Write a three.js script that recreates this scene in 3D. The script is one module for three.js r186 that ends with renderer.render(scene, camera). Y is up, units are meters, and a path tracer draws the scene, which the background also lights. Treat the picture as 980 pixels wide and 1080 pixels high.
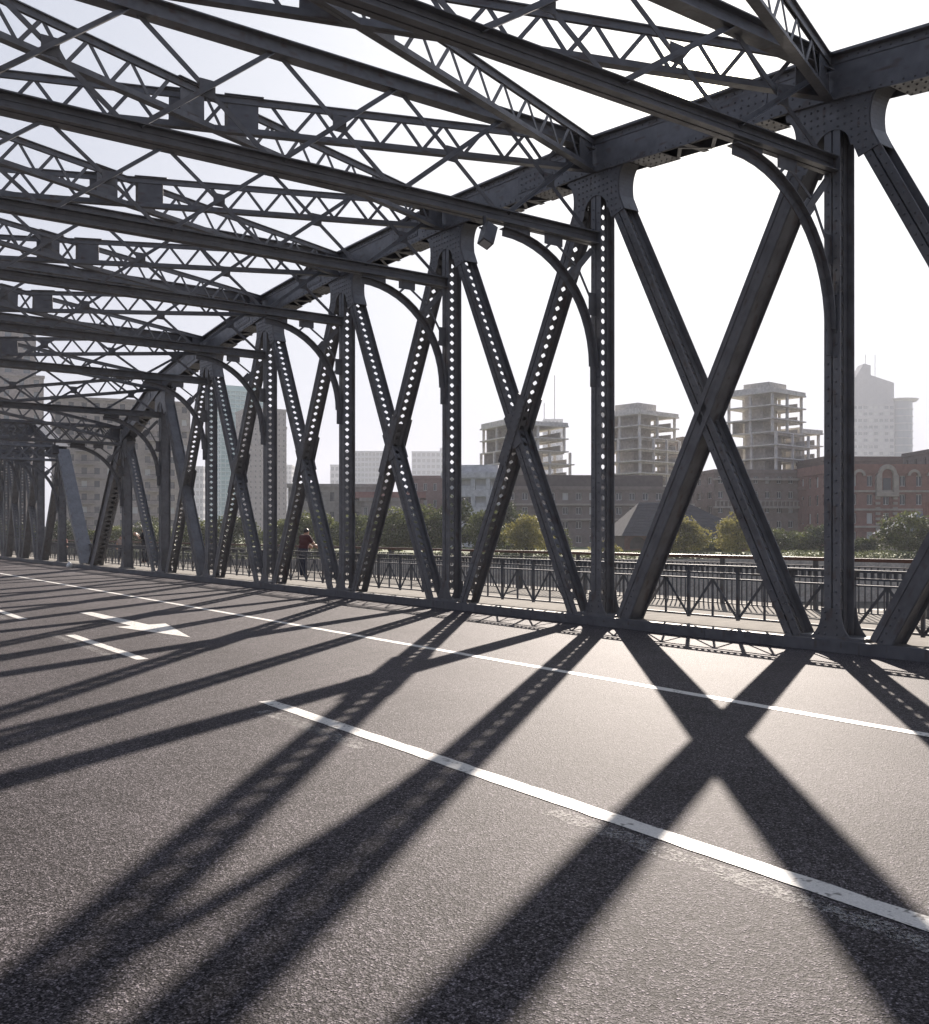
import * as THREE from 'three';
import { MarchingCubes } from 'three/addons/objects/MarchingCubes.js';
import { mergeGeometries } from 'three/addons/utils/BufferGeometryUtils.js';

// ---------------------------------------------------------------- camera, sky, sun, exposure
// x = metres to the right of the photographer across the bridge, y = up (road surface 0), z = -(metres along the bridge)
const scene = new THREE.Scene();
const FOC = 1040, EYE = 1.624, TURN = Math.atan(735 / FOC), CT = Math.cos(TURN), ST = Math.sin(TURN);
const renderer = new THREE.WebGLRenderer({ antialias: true });
renderer.setSize(929, 1024);
renderer.toneMapping = THREE.LinearToneMapping;
renderer.toneMappingExposure = 3.0;
renderer.shadowMap.enabled = true;
renderer.shadowMap.type = THREE.PCFSoftShadowMap;
const camera = new THREE.PerspectiveCamera(2 * Math.atan(562 / FOC) * 180 / Math.PI, 980 / 1124, 0.1, 5000);
camera.position.set(0, EYE, 0);
camera.rotation.y = -TURN;
camera.setViewOffset(980, 1124, 0, 0, 980, 1080);   // shifted lens: upright posts stay upright
camera.updateProjectionMatrix();

const SUN = new THREE.Vector3(247 / FOC * CT + ST, 467 / FOC, -(CT - 247 / FOC * ST)).normalize();
{
  const W = 1024, H = 512, data = new Float32Array(W * H * 4), d = new THREE.Vector3();
  for (let j = 0; j < H; j++) for (let i = 0; i < W; i++) {
    const el = ((j + 0.5) / H - 0.5) * Math.PI, az = ((i + 0.5) / W - 0.5) * 2 * Math.PI;
    d.set(Math.cos(az) * Math.cos(el), Math.sin(el), Math.sin(az) * Math.cos(el));
    const g = Math.acos(Math.min(1, d.dot(SUN)));
    const e = Math.max(el, 0), hz = Math.exp(-e / 0.3) * (0.3 + 0.8 * Math.exp(-g / 0.8)), wide = Math.exp(-g / 0.75), glow = Math.exp(-g / 0.17), core = Math.exp(-((g / 0.028) ** 2));
    const k = (j * W + i) * 4;
    data[k] = 0.030 + 0.062 * hz + 0.345 * wide + 0.3 * glow + 5.0 * core;
    data[k + 1] = 0.055 + 0.064 * hz + 0.325 * wide + 0.27 * glow + 4.6 * core;
    data[k + 2] = 0.113 + 0.066 * hz + 0.285 * wide + 0.2 * glow + 3.6 * core;
    data[k + 3] = 1;
  }
  const t = new THREE.DataTexture(data, W, H, THREE.RGBAFormat, THREE.FloatType);
  t.mapping = THREE.EquirectangularReflectionMapping; t.magFilter = t.minFilter = THREE.LinearFilter; t.needsUpdate = true;
  scene.background = t; scene.environment = t;
}
const sun = new THREE.DirectionalLight(new THREE.Color(1, 0.89, 0.79), 5);
sun.position.copy(SUN).multiplyScalar(150).add(new THREE.Vector3(8, 0, -25)); sun.target.position.set(8, 0, -25);
sun.castShadow = true; sun.shadow.radius = 1; sun.shadow.mapSize.set(4096, 4096);
Object.assign(sun.shadow.camera, { left: -90, right: 90, top: 60, bottom: -60, near: 1, far: 400 });
scene.add(sun, sun.target);
scene.fog = new THREE.FogExp2(new THREE.Color(0.92, 0.94, 1.0), 0.00048);

// ---------------------------------------------------------------- helpers
let seed = 20240607;
const rnd = () => { seed |= 0; seed = seed + 0x6D2B79F5 | 0; let t = Math.imul(seed ^ seed >>> 15, 1 | seed); t = t + Math.imul(t ^ t >>> 7, 61 | t) ^ t; return ((t ^ t >>> 14) >>> 0) / 4294967296; };
const rr = (a, b) => a + (b - a) * rnd();
const V = (x, y, z) => new THREE.Vector3(x, y, z);
const taken = {};
function numbered(n) { const k = taken[n] = (taken[n] ?? -1) + 1; return k ? `${n}_${String(k).padStart(3, '0')}` : n; }
function tag(o, label, category, group) { o.userData.label = label; o.userData.category = category; if (group) o.userData.group = group; return o; }
function shade(o) { o.traverse(m => { if (m.isMesh) { m.castShadow = true; m.receiveShadow = true; } }); return o; }
function thing(name, label, category, group) { const o = new THREE.Group(); o.name = numbered(name); scene.add(o); return tag(o, label, category, group); }
function setting(o, name) { o.name = name; o.userData.kind = 'structure'; scene.add(o); return shade(o); }
const A_ = V(), B_ = V(), C_ = V(), D_ = V();
class Geo {                                             // collects boxes and quads, becomes one mesh
  constructor() { this.p = []; this.n = []; this.t = []; this.i = []; }
  quad(a, b, c, d, ul, vl) {                            // counter-clockwise seen from outside
    const k = this.p.length / 3, n = A_.subVectors(b, a).cross(B_.subVectors(d, a)).normalize();
    for (const q of [a, b, c, d]) { this.p.push(q.x, q.y, q.z); this.n.push(n.x, n.y, n.z); }
    const o = (a.x + a.z) * 0.37 + a.y * 0.61;
    this.t.push(o, o, o + ul, o, o + ul, o + vl, o, o + vl);
    this.i.push(k, k + 1, k + 2, k, k + 2, k + 3); return this;
  }
  box(a, b, u, w, h, du = 0, dv = 0) {                  // bar from a to b; u = direction of its width w, h across it
    const dir = C_.subVectors(b, a), L = dir.length(); dir.divideScalar(L);
    const v = V().crossVectors(dir, u).normalize(), uu = V().crossVectors(v, dir).normalize();
    const c = (e, su, sv) => V().copy(e).addScaledVector(uu, du + su * w / 2).addScaledVector(v, dv + sv * h / 2);
    const q = [a, b].flatMap(e => [c(e, -1, -1), c(e, 1, -1), c(e, 1, 1), c(e, -1, 1)]);
    const f = (i, j, k, l, x, y) => this.quad(q[i], q[j], q[k], q[l], x, y);
    f(0, 3, 2, 1, h, w); f(4, 5, 6, 7, w, h); f(0, 1, 5, 4, w, L); f(1, 2, 6, 5, h, L); f(2, 3, 7, 6, w, L); f(3, 0, 4, 7, h, L);
    return this;
  }
  rect(x0, x1, y0, y1, z0, z1) { return this.box(V((x0 + x1) / 2, y0, (z0 + z1) / 2), V((x0 + x1) / 2, y1, (z0 + z1) / 2), V(1, 0, 0), x1 - x0, z1 - z0); }
  add(g, m) {
    g = g.index ? g.toNonIndexed() : g; const P = g.attributes.position, N = g.attributes.normal, T = g.attributes.uv, k = this.p.length / 3, nm = m && new THREE.Matrix3().getNormalMatrix(m);
    for (let i = 0; i < P.count; i++) {
      A_.fromBufferAttribute(P, i); B_.fromBufferAttribute(N, i); if (m) { A_.applyMatrix4(m); B_.applyMatrix3(nm).normalize(); }
      this.p.push(A_.x, A_.y, A_.z); this.n.push(B_.x, B_.y, B_.z); T ? this.t.push(T.getX(i), T.getY(i)) : this.t.push(A_.x + A_.z, A_.y); this.i.push(k + i);
    }
    return this;
  }
  geometry() {
    const g = new THREE.BufferGeometry();
    g.setAttribute('position', new THREE.Float32BufferAttribute(this.p, 3)); g.setAttribute('normal', new THREE.Float32BufferAttribute(this.n, 3)); g.setAttribute('uv', new THREE.Float32BufferAttribute(this.t, 2));
    g.setIndex(this.i); return g;
  }
  mesh(name, mat, parent) { const m = new THREE.Mesh(this.geometry(), mat); m.name = name; if (parent) parent.add(m); return m; }
}
const stuff = m => { m.userData.kind = 'stuff'; return m; };
// where something stands that the photographer sees on a bearing (pixel column of the photograph) at a given depth
const spot = (px, depth, y = 0) => { const X = (px - 490) / FOC * depth; return V(X * CT + depth * ST, y, X * ST - depth * CT); };
const upTo = (py, depth) => EYE + (562 - py) / FOC * depth;

// tileable value noise
function noiseTile(cells, sd) {
  const t = new Float32Array(cells * cells); let s = sd * 7919 + 13; for (let i = 0; i < t.length; i++) { s = Math.imul(s ^ s >>> 15, 0x2c1b3c6d) + 0x9e3779b9 | 0; t[i] = ((s ^ s >>> 13) >>> 0) / 4294967296; }
  return (u, v) => {
    u *= cells; v *= cells; const i = Math.floor(u), j = Math.floor(v), a = u - i, b = v - j, x = a * a * (3 - 2 * a), y = b * b * (3 - 2 * b);
    const g = (p, q) => t[((q % cells + cells) % cells) * cells + (p % cells + cells) % cells];
    return (g(i, j) * (1 - x) + g(i + 1, j) * x) * (1 - y) + (g(i, j + 1) * (1 - x) + g(i + 1, j + 1) * x) * y;
  };
}
function texture(size, fn, metres, srgb) {             // fn(u, v) -> [r, g, b] 0..1
  const d = new Uint8Array(size * size * 4);
  for (let j = 0, k = 0; j < size; j++) for (let i = 0; i < size; i++, k += 4) { const c = fn((i + 0.5) / size, (j + 0.5) / size); d[k] = c[0] * 255; d[k + 1] = c[1] * 255; d[k + 2] = c[2] * 255; d[k + 3] = 255; }
  const t = new THREE.DataTexture(d, size, size); t.wrapS = t.wrapT = THREE.RepeatWrapping; t.magFilter = THREE.LinearFilter; t.minFilter = THREE.LinearMipmapLinearFilter; t.generateMipmaps = true;
  t.repeat.set(1 / metres, 1 / metres); if (srgb) t.colorSpace = THREE.SRGBColorSpace; t.needsUpdate = true; return t;
}
const n4 = noiseTile(4, 1), n9 = noiseTile(9, 2), n24 = noiseTile(24, 3), n70 = noiseTile(70, 4), n180 = noiseTile(180, 5), n400 = noiseTile(400, 6);
const cl = x => Math.min(1, Math.max(0, x));

// ---------------------------------------------------------------- materials
const mat = (r, g, b, rough = 0.8, o = {}) => new THREE.MeshStandardMaterial({ color: new THREE.Color().setRGB(r, g, b), roughness: rough, ...o });
const paintMap = texture(512, (u, v) => { const a = 0.80 + 0.12 * n9(u, v) + 0.1 * n24(u, v), s = Math.max(0, n24(u + 0.3, v * 0.4) - 0.78) * 1.3; return [cl(a - s * 0.5), cl(a - s * 0.8), cl(a - s)]; }, 1.6, true);
const paintRough = texture(256, (u, v) => { const a = cl(0.62 + 0.5 * (n9(u, v) * 0.5 + n70(u, v) * 0.5)); return [a, a, a]; }, 1.1);
const paintBump = texture(256, (u, v) => { const a = 0.6 * n24(u, v) + 0.4 * n70(u, v); return [a, a, a]; }, 0.9);
const steel = mat(0.162, 0.163, 0.17, 0.5, { map: paintMap, roughnessMap: paintRough, bumpMap: paintBump, bumpScale: 0.0016 });
const steelB = mat(0.146, 0.146, 0.152, 0.55, { map: paintMap, roughnessMap: paintRough, bumpMap: paintBump, bumpScale: 0.0016 });
const steelDark = mat(0.1, 0.1, 0.105, 0.6, { map: paintMap });
const railPaint = mat(0.135, 0.137, 0.143, 0.7, { map: paintMap });
const railWood = mat(0.11, 0.045, 0.028, 0.42, { map: paintMap });

// ---------------------------------------------------------------- the setting: road, kerbs, walkways, river, bank
const hash = (i, j) => { let h = Math.imul(i, 374761393) + Math.imul(j, 668265263) | 0; h = Math.imul(h ^ h >>> 13, 1274126177); return ((h ^ h >>> 16) >>> 0) / 4294967296; };
const GRAIN = 1.0, ASPH = [0.73, 0.16, 0.84];
const asphaltField = (() => {                            // crushed stone of two sizes bedded in binder, 2048 x 2048 texels
  const N = 2048, F = new Float32Array(N * N);
  const stones = (x, y, c, sd) => { const n = Math.round(N / c), u = x / N * n, v = y / N * n, i = Math.floor(u), j = Math.floor(v); let b1 = 9, b2 = 9, id = 0; for (let q = -1; q <= 1; q++) for (let p = -1; p <= 1; p++) { const ci = (i + p + n) % n, cj = (j + q + n) % n, h = hash(ci + sd, cj + 3 * sd), k = hash(ci + 5 * sd, cj + sd), d = (i + p + h - u) ** 2 + (j + q + k - v) ** 2; if (d < b1) { b2 = b1; b1 = d; id = hash(ci + 11 * sd, cj + 7 * sd); } else if (d < b2) b2 = d; } return [id, Math.min(1, (Math.sqrt(b2) - Math.sqrt(b1)) * 3)]; };
  for (let y = 0; y < N; y++) for (let x = 0; x < N; x++) {
    const [i1, e1] = stones(x, y, 4.4, 101), i2 = hash(x >> 1, (y >> 1) + 977), i3 = hash(x + 50021, y), u = x / N, v = y / N;
    F[y * N + x] = 0.30 + GRAIN * ((i1 - 0.45) * 0.42 * e1 + (i1 > 0.9 ? 0.05 * e1 : 0) - (1 - e1) * 0.10 + (i2 - 0.5) * 0.26 + (i3 - 0.5) * 0.16) + 0.06 * (n180(u, v) - 0.5) + 0.05 * (n24(u, v) * 0.6 + n9(u, v) * 0.4 - 0.5);
  }
  return F;
})();
const asphaltRGB = (u, v) => asphaltField[Math.floor(v * 2048) * 2048 + Math.floor(u * 2048)];
const noise2k = noiseTile(800, 9);
const asphaltMap = texture(2048, (u, v) => { const a = cl(asphaltRGB(u, v)); return [cl(a * 1.02), cl(a * 0.98), cl(a * 0.985)]; }, 5.2, true);
const asphaltBump = texture(2048, (u, v) => { const a = cl(asphaltRGB(u, v) * 1.2); return [a, a, a]; }, 5.2);
const asphalt = new THREE.MeshPhysicalMaterial({ map: asphaltMap, bumpMap: asphaltBump, bumpScale: 0.0055, roughness: ASPH[0], specularIntensity: ASPH[1], vertexColors: true, color: new THREE.Color(ASPH[2], ASPH[2] * 0.985, ASPH[2] * 1.05) });
const ROADL = 0.0, ROADR = 11.85, S0 = -14, S1 = 150;
{
  const nx = 48, ns = 480, P = [], N = [], T = [], Cc = [], I = [];
  for (let j = 0; j <= ns; j++) for (let i = 0; i <= nx; i++) {
    const x = ROADL + (ROADR - ROADL) * i / nx, s = S0 + (S1 - S0) * (j / ns) ** 1.6;
    P.push(x, 0, -s); N.push(0, 1, 0); T.push(x, s);
    const a = n24(x / 40, s / 40) * 0.4 + n9(x / 9, s / 70) * 0.4 + n70(x / 30, s / 70) * 0.4;
    const c = 0.92 + 0.42 * (a - 0.6) + 0.05 * Math.cos((x - 3.93) * Math.PI * 2 / 1.87);      // wheel tracks polished a little lighter
    Cc.push(c, c * 0.995, c * 0.99);
  }
  for (let j = 0; j < ns; j++) for (let i = 0; i < nx; i++) { const a = j * (nx + 1) + i; I.push(a, a + 1, a + nx + 2, a, a + nx + 2, a + nx + 1); }
  const g = new THREE.BufferGeometry(); g.setAttribute('position', new THREE.Float32BufferAttribute(P, 3)); g.setAttribute('normal', new THREE.Float32BufferAttribute(N, 3)); g.setAttribute('uv', new THREE.Float32BufferAttribute(T, 2)); g.setAttribute('color', new THREE.Float32BufferAttribute(Cc, 3)); g.setIndex(I);
  setting(new THREE.Mesh(g, asphalt), 'road');
  const dk = new Geo().rect(-5.6, 17.5, -0.8, -0.03, -S1, -S0);
  setting(dk.mesh('deck', mat(0.2, 0.2, 0.2, 0.9)), 'bridge_deck');
}
// painted markings
const paintTex = texture(512, (u, v) => { const w = n70(u, v) * 0.5 + n24(u, v) * 0.5, s = cl((0.36 - w) * 6), f = n180(u, v), e = hash(Math.floor(u * 512), Math.floor(v * 512)); const a = 0.88 - 0.36 * s - 0.08 * f - 0.1 * e; return [a, a * 0.99, a * 0.965]; }, 1.3, true);
const white = new THREE.MeshStandardMaterial({ map: paintTex, roughness: 0.62, bumpMap: paintBump, bumpScale: 0.002, color: new THREE.Color(0.95, 0.95, 0.95) });
function marking(pts, name, y = 0.004, m = white) {      // flat sheet with an outline in (x, s)
  const P = [], T = []; for (const [x, s] of pts) { P.push(V(x, y, -s)); }
  const sh = THREE.ShapeUtils.triangulateShape(pts.map(([x, s]) => new THREE.Vector2(x, s)), []), g = new THREE.BufferGeometry(), p = [], t = [], n = [];
  for (const f of sh) for (const i of f) { p.push(P[i].x, P[i].y, P[i].z); t.push(P[i].x, P[i].z); n.push(0, 1, 0); }
  g.setAttribute('position', new THREE.Float32BufferAttribute(p, 3)); g.setAttribute('normal', new THREE.Float32BufferAttribute(n, 3)); g.setAttribute('uv', new THREE.Float32BufferAttribute(t, 2));
  return setting(new THREE.Mesh(g, m), name);
}
function ragged(x0, x1, s0, s1, amp = 0.006, step = 0.12) {
  const a = [], b = []; const n = Math.max(2, Math.min(400, Math.round((s1 - s0) / step)));
  for (let i = 0; i <= n; i++) { const s = s0 + (s1 - s0) * i / n; a.push([x1 + rr(-amp, amp), s]); b.push([x0 + rr(-amp, amp), s]); }
  return a.concat(b.reverse());
}
marking(ragged(7.53, 7.67, -12, 40), 'edge_line'); marking(ragged(7.53, 7.67, 40, 120, 0.004, 0.6), 'edge_line_001');
[[-12, 8.87], [12.7, 16.4], [19.9, 24.2], [28.2, 32.4], [36.4, 40.6], [44.6, 48.8]].forEach(([a, b], i) => marking(ragged(3.85, 4.0, a, b), i ? `lane_line_${String(i).padStart(3, '0')}` : 'lane_line'));
marking([[5.36, 14.95], [5.82, 17.5], [5.50, 17.45], [5.42, 20.9], [5.17, 20.9], [5.18, 17.4], [4.90, 17.35]], 'lane_arrow');
// worn remains of older paint beside the lines
{
  const al = texture(512, (u, v) => { const a = cl((n70(u, v) * 0.35 + n180(u, v) * 0.65 + n24(u, v) * 0.3 - 0.62) * 4) * 0.3; return [a, a, a]; }, 1.5);
  const worn = new THREE.MeshStandardMaterial({ color: new THREE.Color().setRGB(0.62, 0.61, 0.58), alphaMap: al, transparent: true, roughness: 0.75 });
  [[3.60, 3.76, 6.5, 8.4], [3.66, 3.8, 1.6, 4.4], [3.64, 3.76, 12.9, 16.6], [3.6, 3.74, 20.2, 23.5], [3.7, 3.84, -4, 1.2]].forEach((a, i) => marking(ragged(...a, 0.02), numbered('worn_line'), 0.0035, worn));
}
// kerbs and walkways
const slabMap = texture(512, (u, v) => { const a = 0.62 + 0.16 * n24(u, v) + 0.12 * n180(u, v) + 0.1 * n9(u, v); return [a, a * 0.97, a * 0.92]; }, 2.2, true);
const slabMat = mat(0.22, 0.215, 0.205, 1, { map: slabMap, bumpMap: paintBump, bumpScale: 0.003 });
const kerbMat = mat(0.13, 0.13, 0.14, 0.65, { map: paintMap, bumpMap: paintBump, bumpScale: 0.003 });
for (const [nm, x0, x1, xo] of [['walkway_right', 11.94, 17.25, 1], ['walkway_left', -5.5, -0.09, -1]]) {
  const w = new THREE.Group(); new Geo().rect(x0, x1, -0.5, 0.135, -S1, -S0).mesh('walkway_bed', mat(0.22, 0.21, 0.2, 0.9), w);
  const sg = [1.17, 1.185, 1.2].map(l => new THREE.BoxGeometry(1, 1, 1)); const W = Math.abs(x1 - x0) - 0.02, cx = (x0 + x1) / 2;
  // paving slabs laid across the walkway, two to a row
  for (let i = 0; i < 62; i++) for (let q = 0; q < 2; q++) {
    const L = 1.19, x = cx + (q - 0.5) * W / 2, m = new Geo().rect(-W / 4 + 0.006, W / 4 - 0.006, 0, 0.026, -L / 2, L / 2).mesh('slab', slabMat, w);
    m.position.set(x, 0.128 + rr(-0.0015, 0.0015), -(S0 + 4 + (i + 0.5) * 1.2));
  }
  stuff(new Geo().rect(x0 + 0.01, x1 - 0.01, 0.135, 0.152, -S1, -(S0 + 4 + 62 * 1.2)).mesh('far_slabs', slabMat, w));
  setting(w, nm);
  const kb = new THREE.Group(), k0 = xo > 0 ? 11.84 : -0.09, k1 = xo > 0 ? 11.94 : 0.01;
  for (let i = 0; i < 27; i++) { const a = S0 + i * 6.08; new Geo().rect(k0, k1, -0.02, 0.16, -(a + 6.07), -a).mesh('kerb_segment', kerbMat, kb); }
  setting(kb, xo > 0 ? 'kerb_right' : 'kerb_left');
}
// river and far bank
const waterBump = texture(512, (u, v) => { const a = 0.5 * n24(u, v) + 0.3 * n70(u, v) + 0.2 * n9(u, v); return [a, a, a]; }, 14);
{
  const g = new THREE.PlaneGeometry(1200, 1200); g.rotateX(-Math.PI / 2); const uv = g.attributes.uv; for (let i = 0; i < uv.count; i++) uv.setXY(i, uv.getX(i) * 1200, uv.getY(i) * 1200);
  const w = setting(new THREE.Mesh(g, new THREE.MeshPhysicalMaterial({ color: new THREE.Color().setRGB(0.07, 0.07, 0.06), roughness: 0.6, specularIntensity: 0.1, bumpMap: waterBump, bumpScale: 0.12 })), 'river'); w.position.set(150, -4.2, -100);
  const grassMap = texture(512, (u, v) => { const a = 0.5 * n24(u, v) + 0.5 * n180(u, v); return [0.30 + 0.16 * a, 0.33 + 0.16 * a, 0.2 + 0.1 * a]; }, 9, true);
  const b = new THREE.Group(); b.rotation.y = -TURN; b.position.copy(spot(490, 84));
  new Geo().rect(-1300, 1300, -1.0, -0.7, -1600, 0).mesh('bank_ground', mat(0.9, 0.9, 0.9, 0.95, { map: grassMap }), b);
  new Geo().rect(-900, 900, -6, -0.6, 0.01, 0.35).mesh('embankment_wall', mat(0.62, 0.6, 0.57, 0.95, { map: slabMap }), b);
  setting(b, 'far_bank');
}

// ---------------------------------------------------------------- the truss span
const PAN = 4.742, NP = 11, HX = 6.27, CX = 5.87;                   // panel length, panels, half the truss spacing, centre line
const TOPY = [0.15, 6.0, 7.53, 8.17, 8.6, 8.77, 8.77, 8.6, 8.17, 7.53, 6.0, 0.15];
const STRUT = [0, 0, 6.05, 6.72, 6.86, 7.06, 7.06, 6.88, 6.72, 6.05, 0, 0], LOW = -1.1, CD = 0.62;                                         // lower node level, depth of the top chord
const XU = V(1, 0, 0), YU = V(0, 1, 0), ZU = V(0, 0, 1);
const MD = 0.335, MB = 0.25, GX = MD / 2 + 0.0105;                                          // depth (across) and breadth (along) of web members
const rivetGeo = (() => { const g = new THREE.SphereGeometry(0.017, 6, 3, 0, Math.PI * 2, 0, Math.PI / 2); return g.toNonIndexed(); })();
function rivets(list, axis) {                                        // hemispheres standing on points, pointing along +x or -x or any axis
  const q = new THREE.Quaternion(), g = new Geo(), m = new THREE.Matrix4();
  for (const [p, n] of list) { q.setFromUnitVectors(YU, n); m.compose(p, q, V(1, 1, 1)); g.add(rivetGeo, m); }
  return g;
}
function angles(g, a, b, u, d, bb) {                                 // four angle irons in a H, gap between the pairs
  const leg = bb / 2 - 0.012;
  for (const su of [-1, 1]) for (const sv of [-1, 1]) {
    g.box(a, b, u, 0.014, leg, su * (d / 2 - 0.007), sv * (0.012 + leg / 2));
    g.box(a, b, u, 0.085, 0.013, su * (d / 2 - 0.014 - 0.0425), sv * (0.012 + 0.0065));
  }
}
function lattice(g, a, b, u, w, pitch, bw, th = 0.009, off = 0.005, m0 = 0.2, m1 = 0.2) {   // crossed flat bars in the plane of u and the member
  const dir = V().subVectors(b, a), L = dir.length(); dir.divideScalar(L); const v = V().crossVectors(dir, u).normalize(), uu = V().crossVectors(v, dir).normalize();
  const n = Math.max(1, Math.floor((L - m0 - m1) / pitch)), t0 = m0 + (L - m0 - m1 - n * pitch) / 2;
  for (let i = 0; i < n; i++) for (const s of [-1, 1]) {
    const p = V().copy(a).addScaledVector(dir, t0 + i * pitch).addScaledVector(uu, -s * w / 2).addScaledVector(v, s * off), q = V().copy(a).addScaledVector(dir, t0 + (i + 1) * pitch).addScaledVector(uu, s * w / 2).addScaledVector(v, s * off);
    const wdir = V().crossVectors(V().subVectors(q, p), v).normalize(); g.box(p, q, wdir, bw, th);
  }
}
const zig = (g, a, b, u, w, pitch, bw, th = 0.01) => {               // single zigzag lacing
  const dir = V().subVectors(b, a), L = dir.length(); dir.divideScalar(L); const v = V().crossVectors(dir, u).normalize(), uu = V().crossVectors(v, dir).normalize(), n = Math.floor(L / pitch);
  for (let i = 0; i < n; i++) {
    const s = i % 2 ? 1 : -1, p = V().copy(a).addScaledVector(dir, i * L / n).addScaledVector(uu, -s * w / 2), q = V().copy(a).addScaledVector(dir, (i + 1) * L / n).addScaledVector(uu, s * w / 2);
    g.box(p, q, V().crossVectors(V().subVectors(q, p), v).normalize(), bw, th, 0, s * 0.004);
  }
};
function laced(name, a, b, parent, m = steel) {
  const g = new Geo(); angles(g, a, b, XU, MD, MB); const o = g.mesh(name, m, parent), l = new Geo();
  lattice(l, a, b, XU, MD - 0.1, 0.185, 0.064); stuff(l.mesh('lacing', m, o)); o.userData.ends = [a, b]; o.userData.edge = 0.062; return o;
}
function plain(name, a, b, parent, bb = 0.3, m = steelB) {
  const g = new Geo(); for (const su of [-1, 1]) { g.box(a, b, XU, 0.016, bb, su * (MD / 2 - 0.008), 0); g.box(a, b, XU, 0.012, 0.09, su * (MD / 2 + 0.0062), 0.1); g.box(a, b, XU, 0.012, 0.09, su * (MD / 2 + 0.0062), -0.1); }
  g.box(a, b, XU, MD - 0.033, 0.016, 0, 0.09); g.box(a, b, XU, MD - 0.033, 0.016, 0, -0.09);
  return g.mesh(name, m, parent);
}
const topShape = (() => {
  const s = new THREE.Shape(); s.moveTo(-0.74, 0.12); s.lineTo(-0.74, 0); s.bezierCurveTo(-0.62, -0.05, -0.53, -0.24, -0.585, -0.54); s.lineTo(-0.705, -0.80);
  s.lineTo(-0.41, -0.88); s.lineTo(-0.33, -0.68); s.absarc(0, -0.68, 0.29, Math.PI, 0, true); s.lineTo(0.41, -0.88);
  s.lineTo(0.705, -0.80); s.lineTo(0.585, -0.54); s.bezierCurveTo(0.53, -0.24, 0.62, -0.05, 0.74, 0); s.lineTo(0.74, 0.12); s.closePath(); return s;
})();
const footShape = (() => {
  const s = new THREE.Shape(); s.moveTo(-0.38, 0); s.quadraticCurveTo(-0.16, 0.1, -0.145, 0.44); s.lineTo(0.145, 0.44); s.quadraticCurveTo(0.16, 0.1, 0.38, 0); s.closePath(); return s;
})();
const plateGeo = (sh, t) => { const g = new THREE.ExtrudeGeometry(sh, { depth: t, bevelEnabled: false, curveSegments: 8 }); g.translate(0, 0, -t / 2); g.rotateY(Math.PI / 2); return g; };   // shape x -> -z
const topPlate = plateGeo(topShape, 0.014), footPlate = plateGeo(footShape, 0.014);
const inShape = (pts, x, y) => { let c = false; for (let i = 0, j = pts.length - 1; i < pts.length; j = i++) if ((pts[i].y > y) !== (pts[j].y > y) && x < (pts[j].x - pts[i].x) * (y - pts[i].y) / (pts[j].y - pts[i].y) + pts[i].x) c = !c; return c; };
const topPts = topShape.getPoints(10), footPts = footShape.getPoints(10);
const T = (x, y, j) => V(x, y, -j * PAN);

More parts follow.
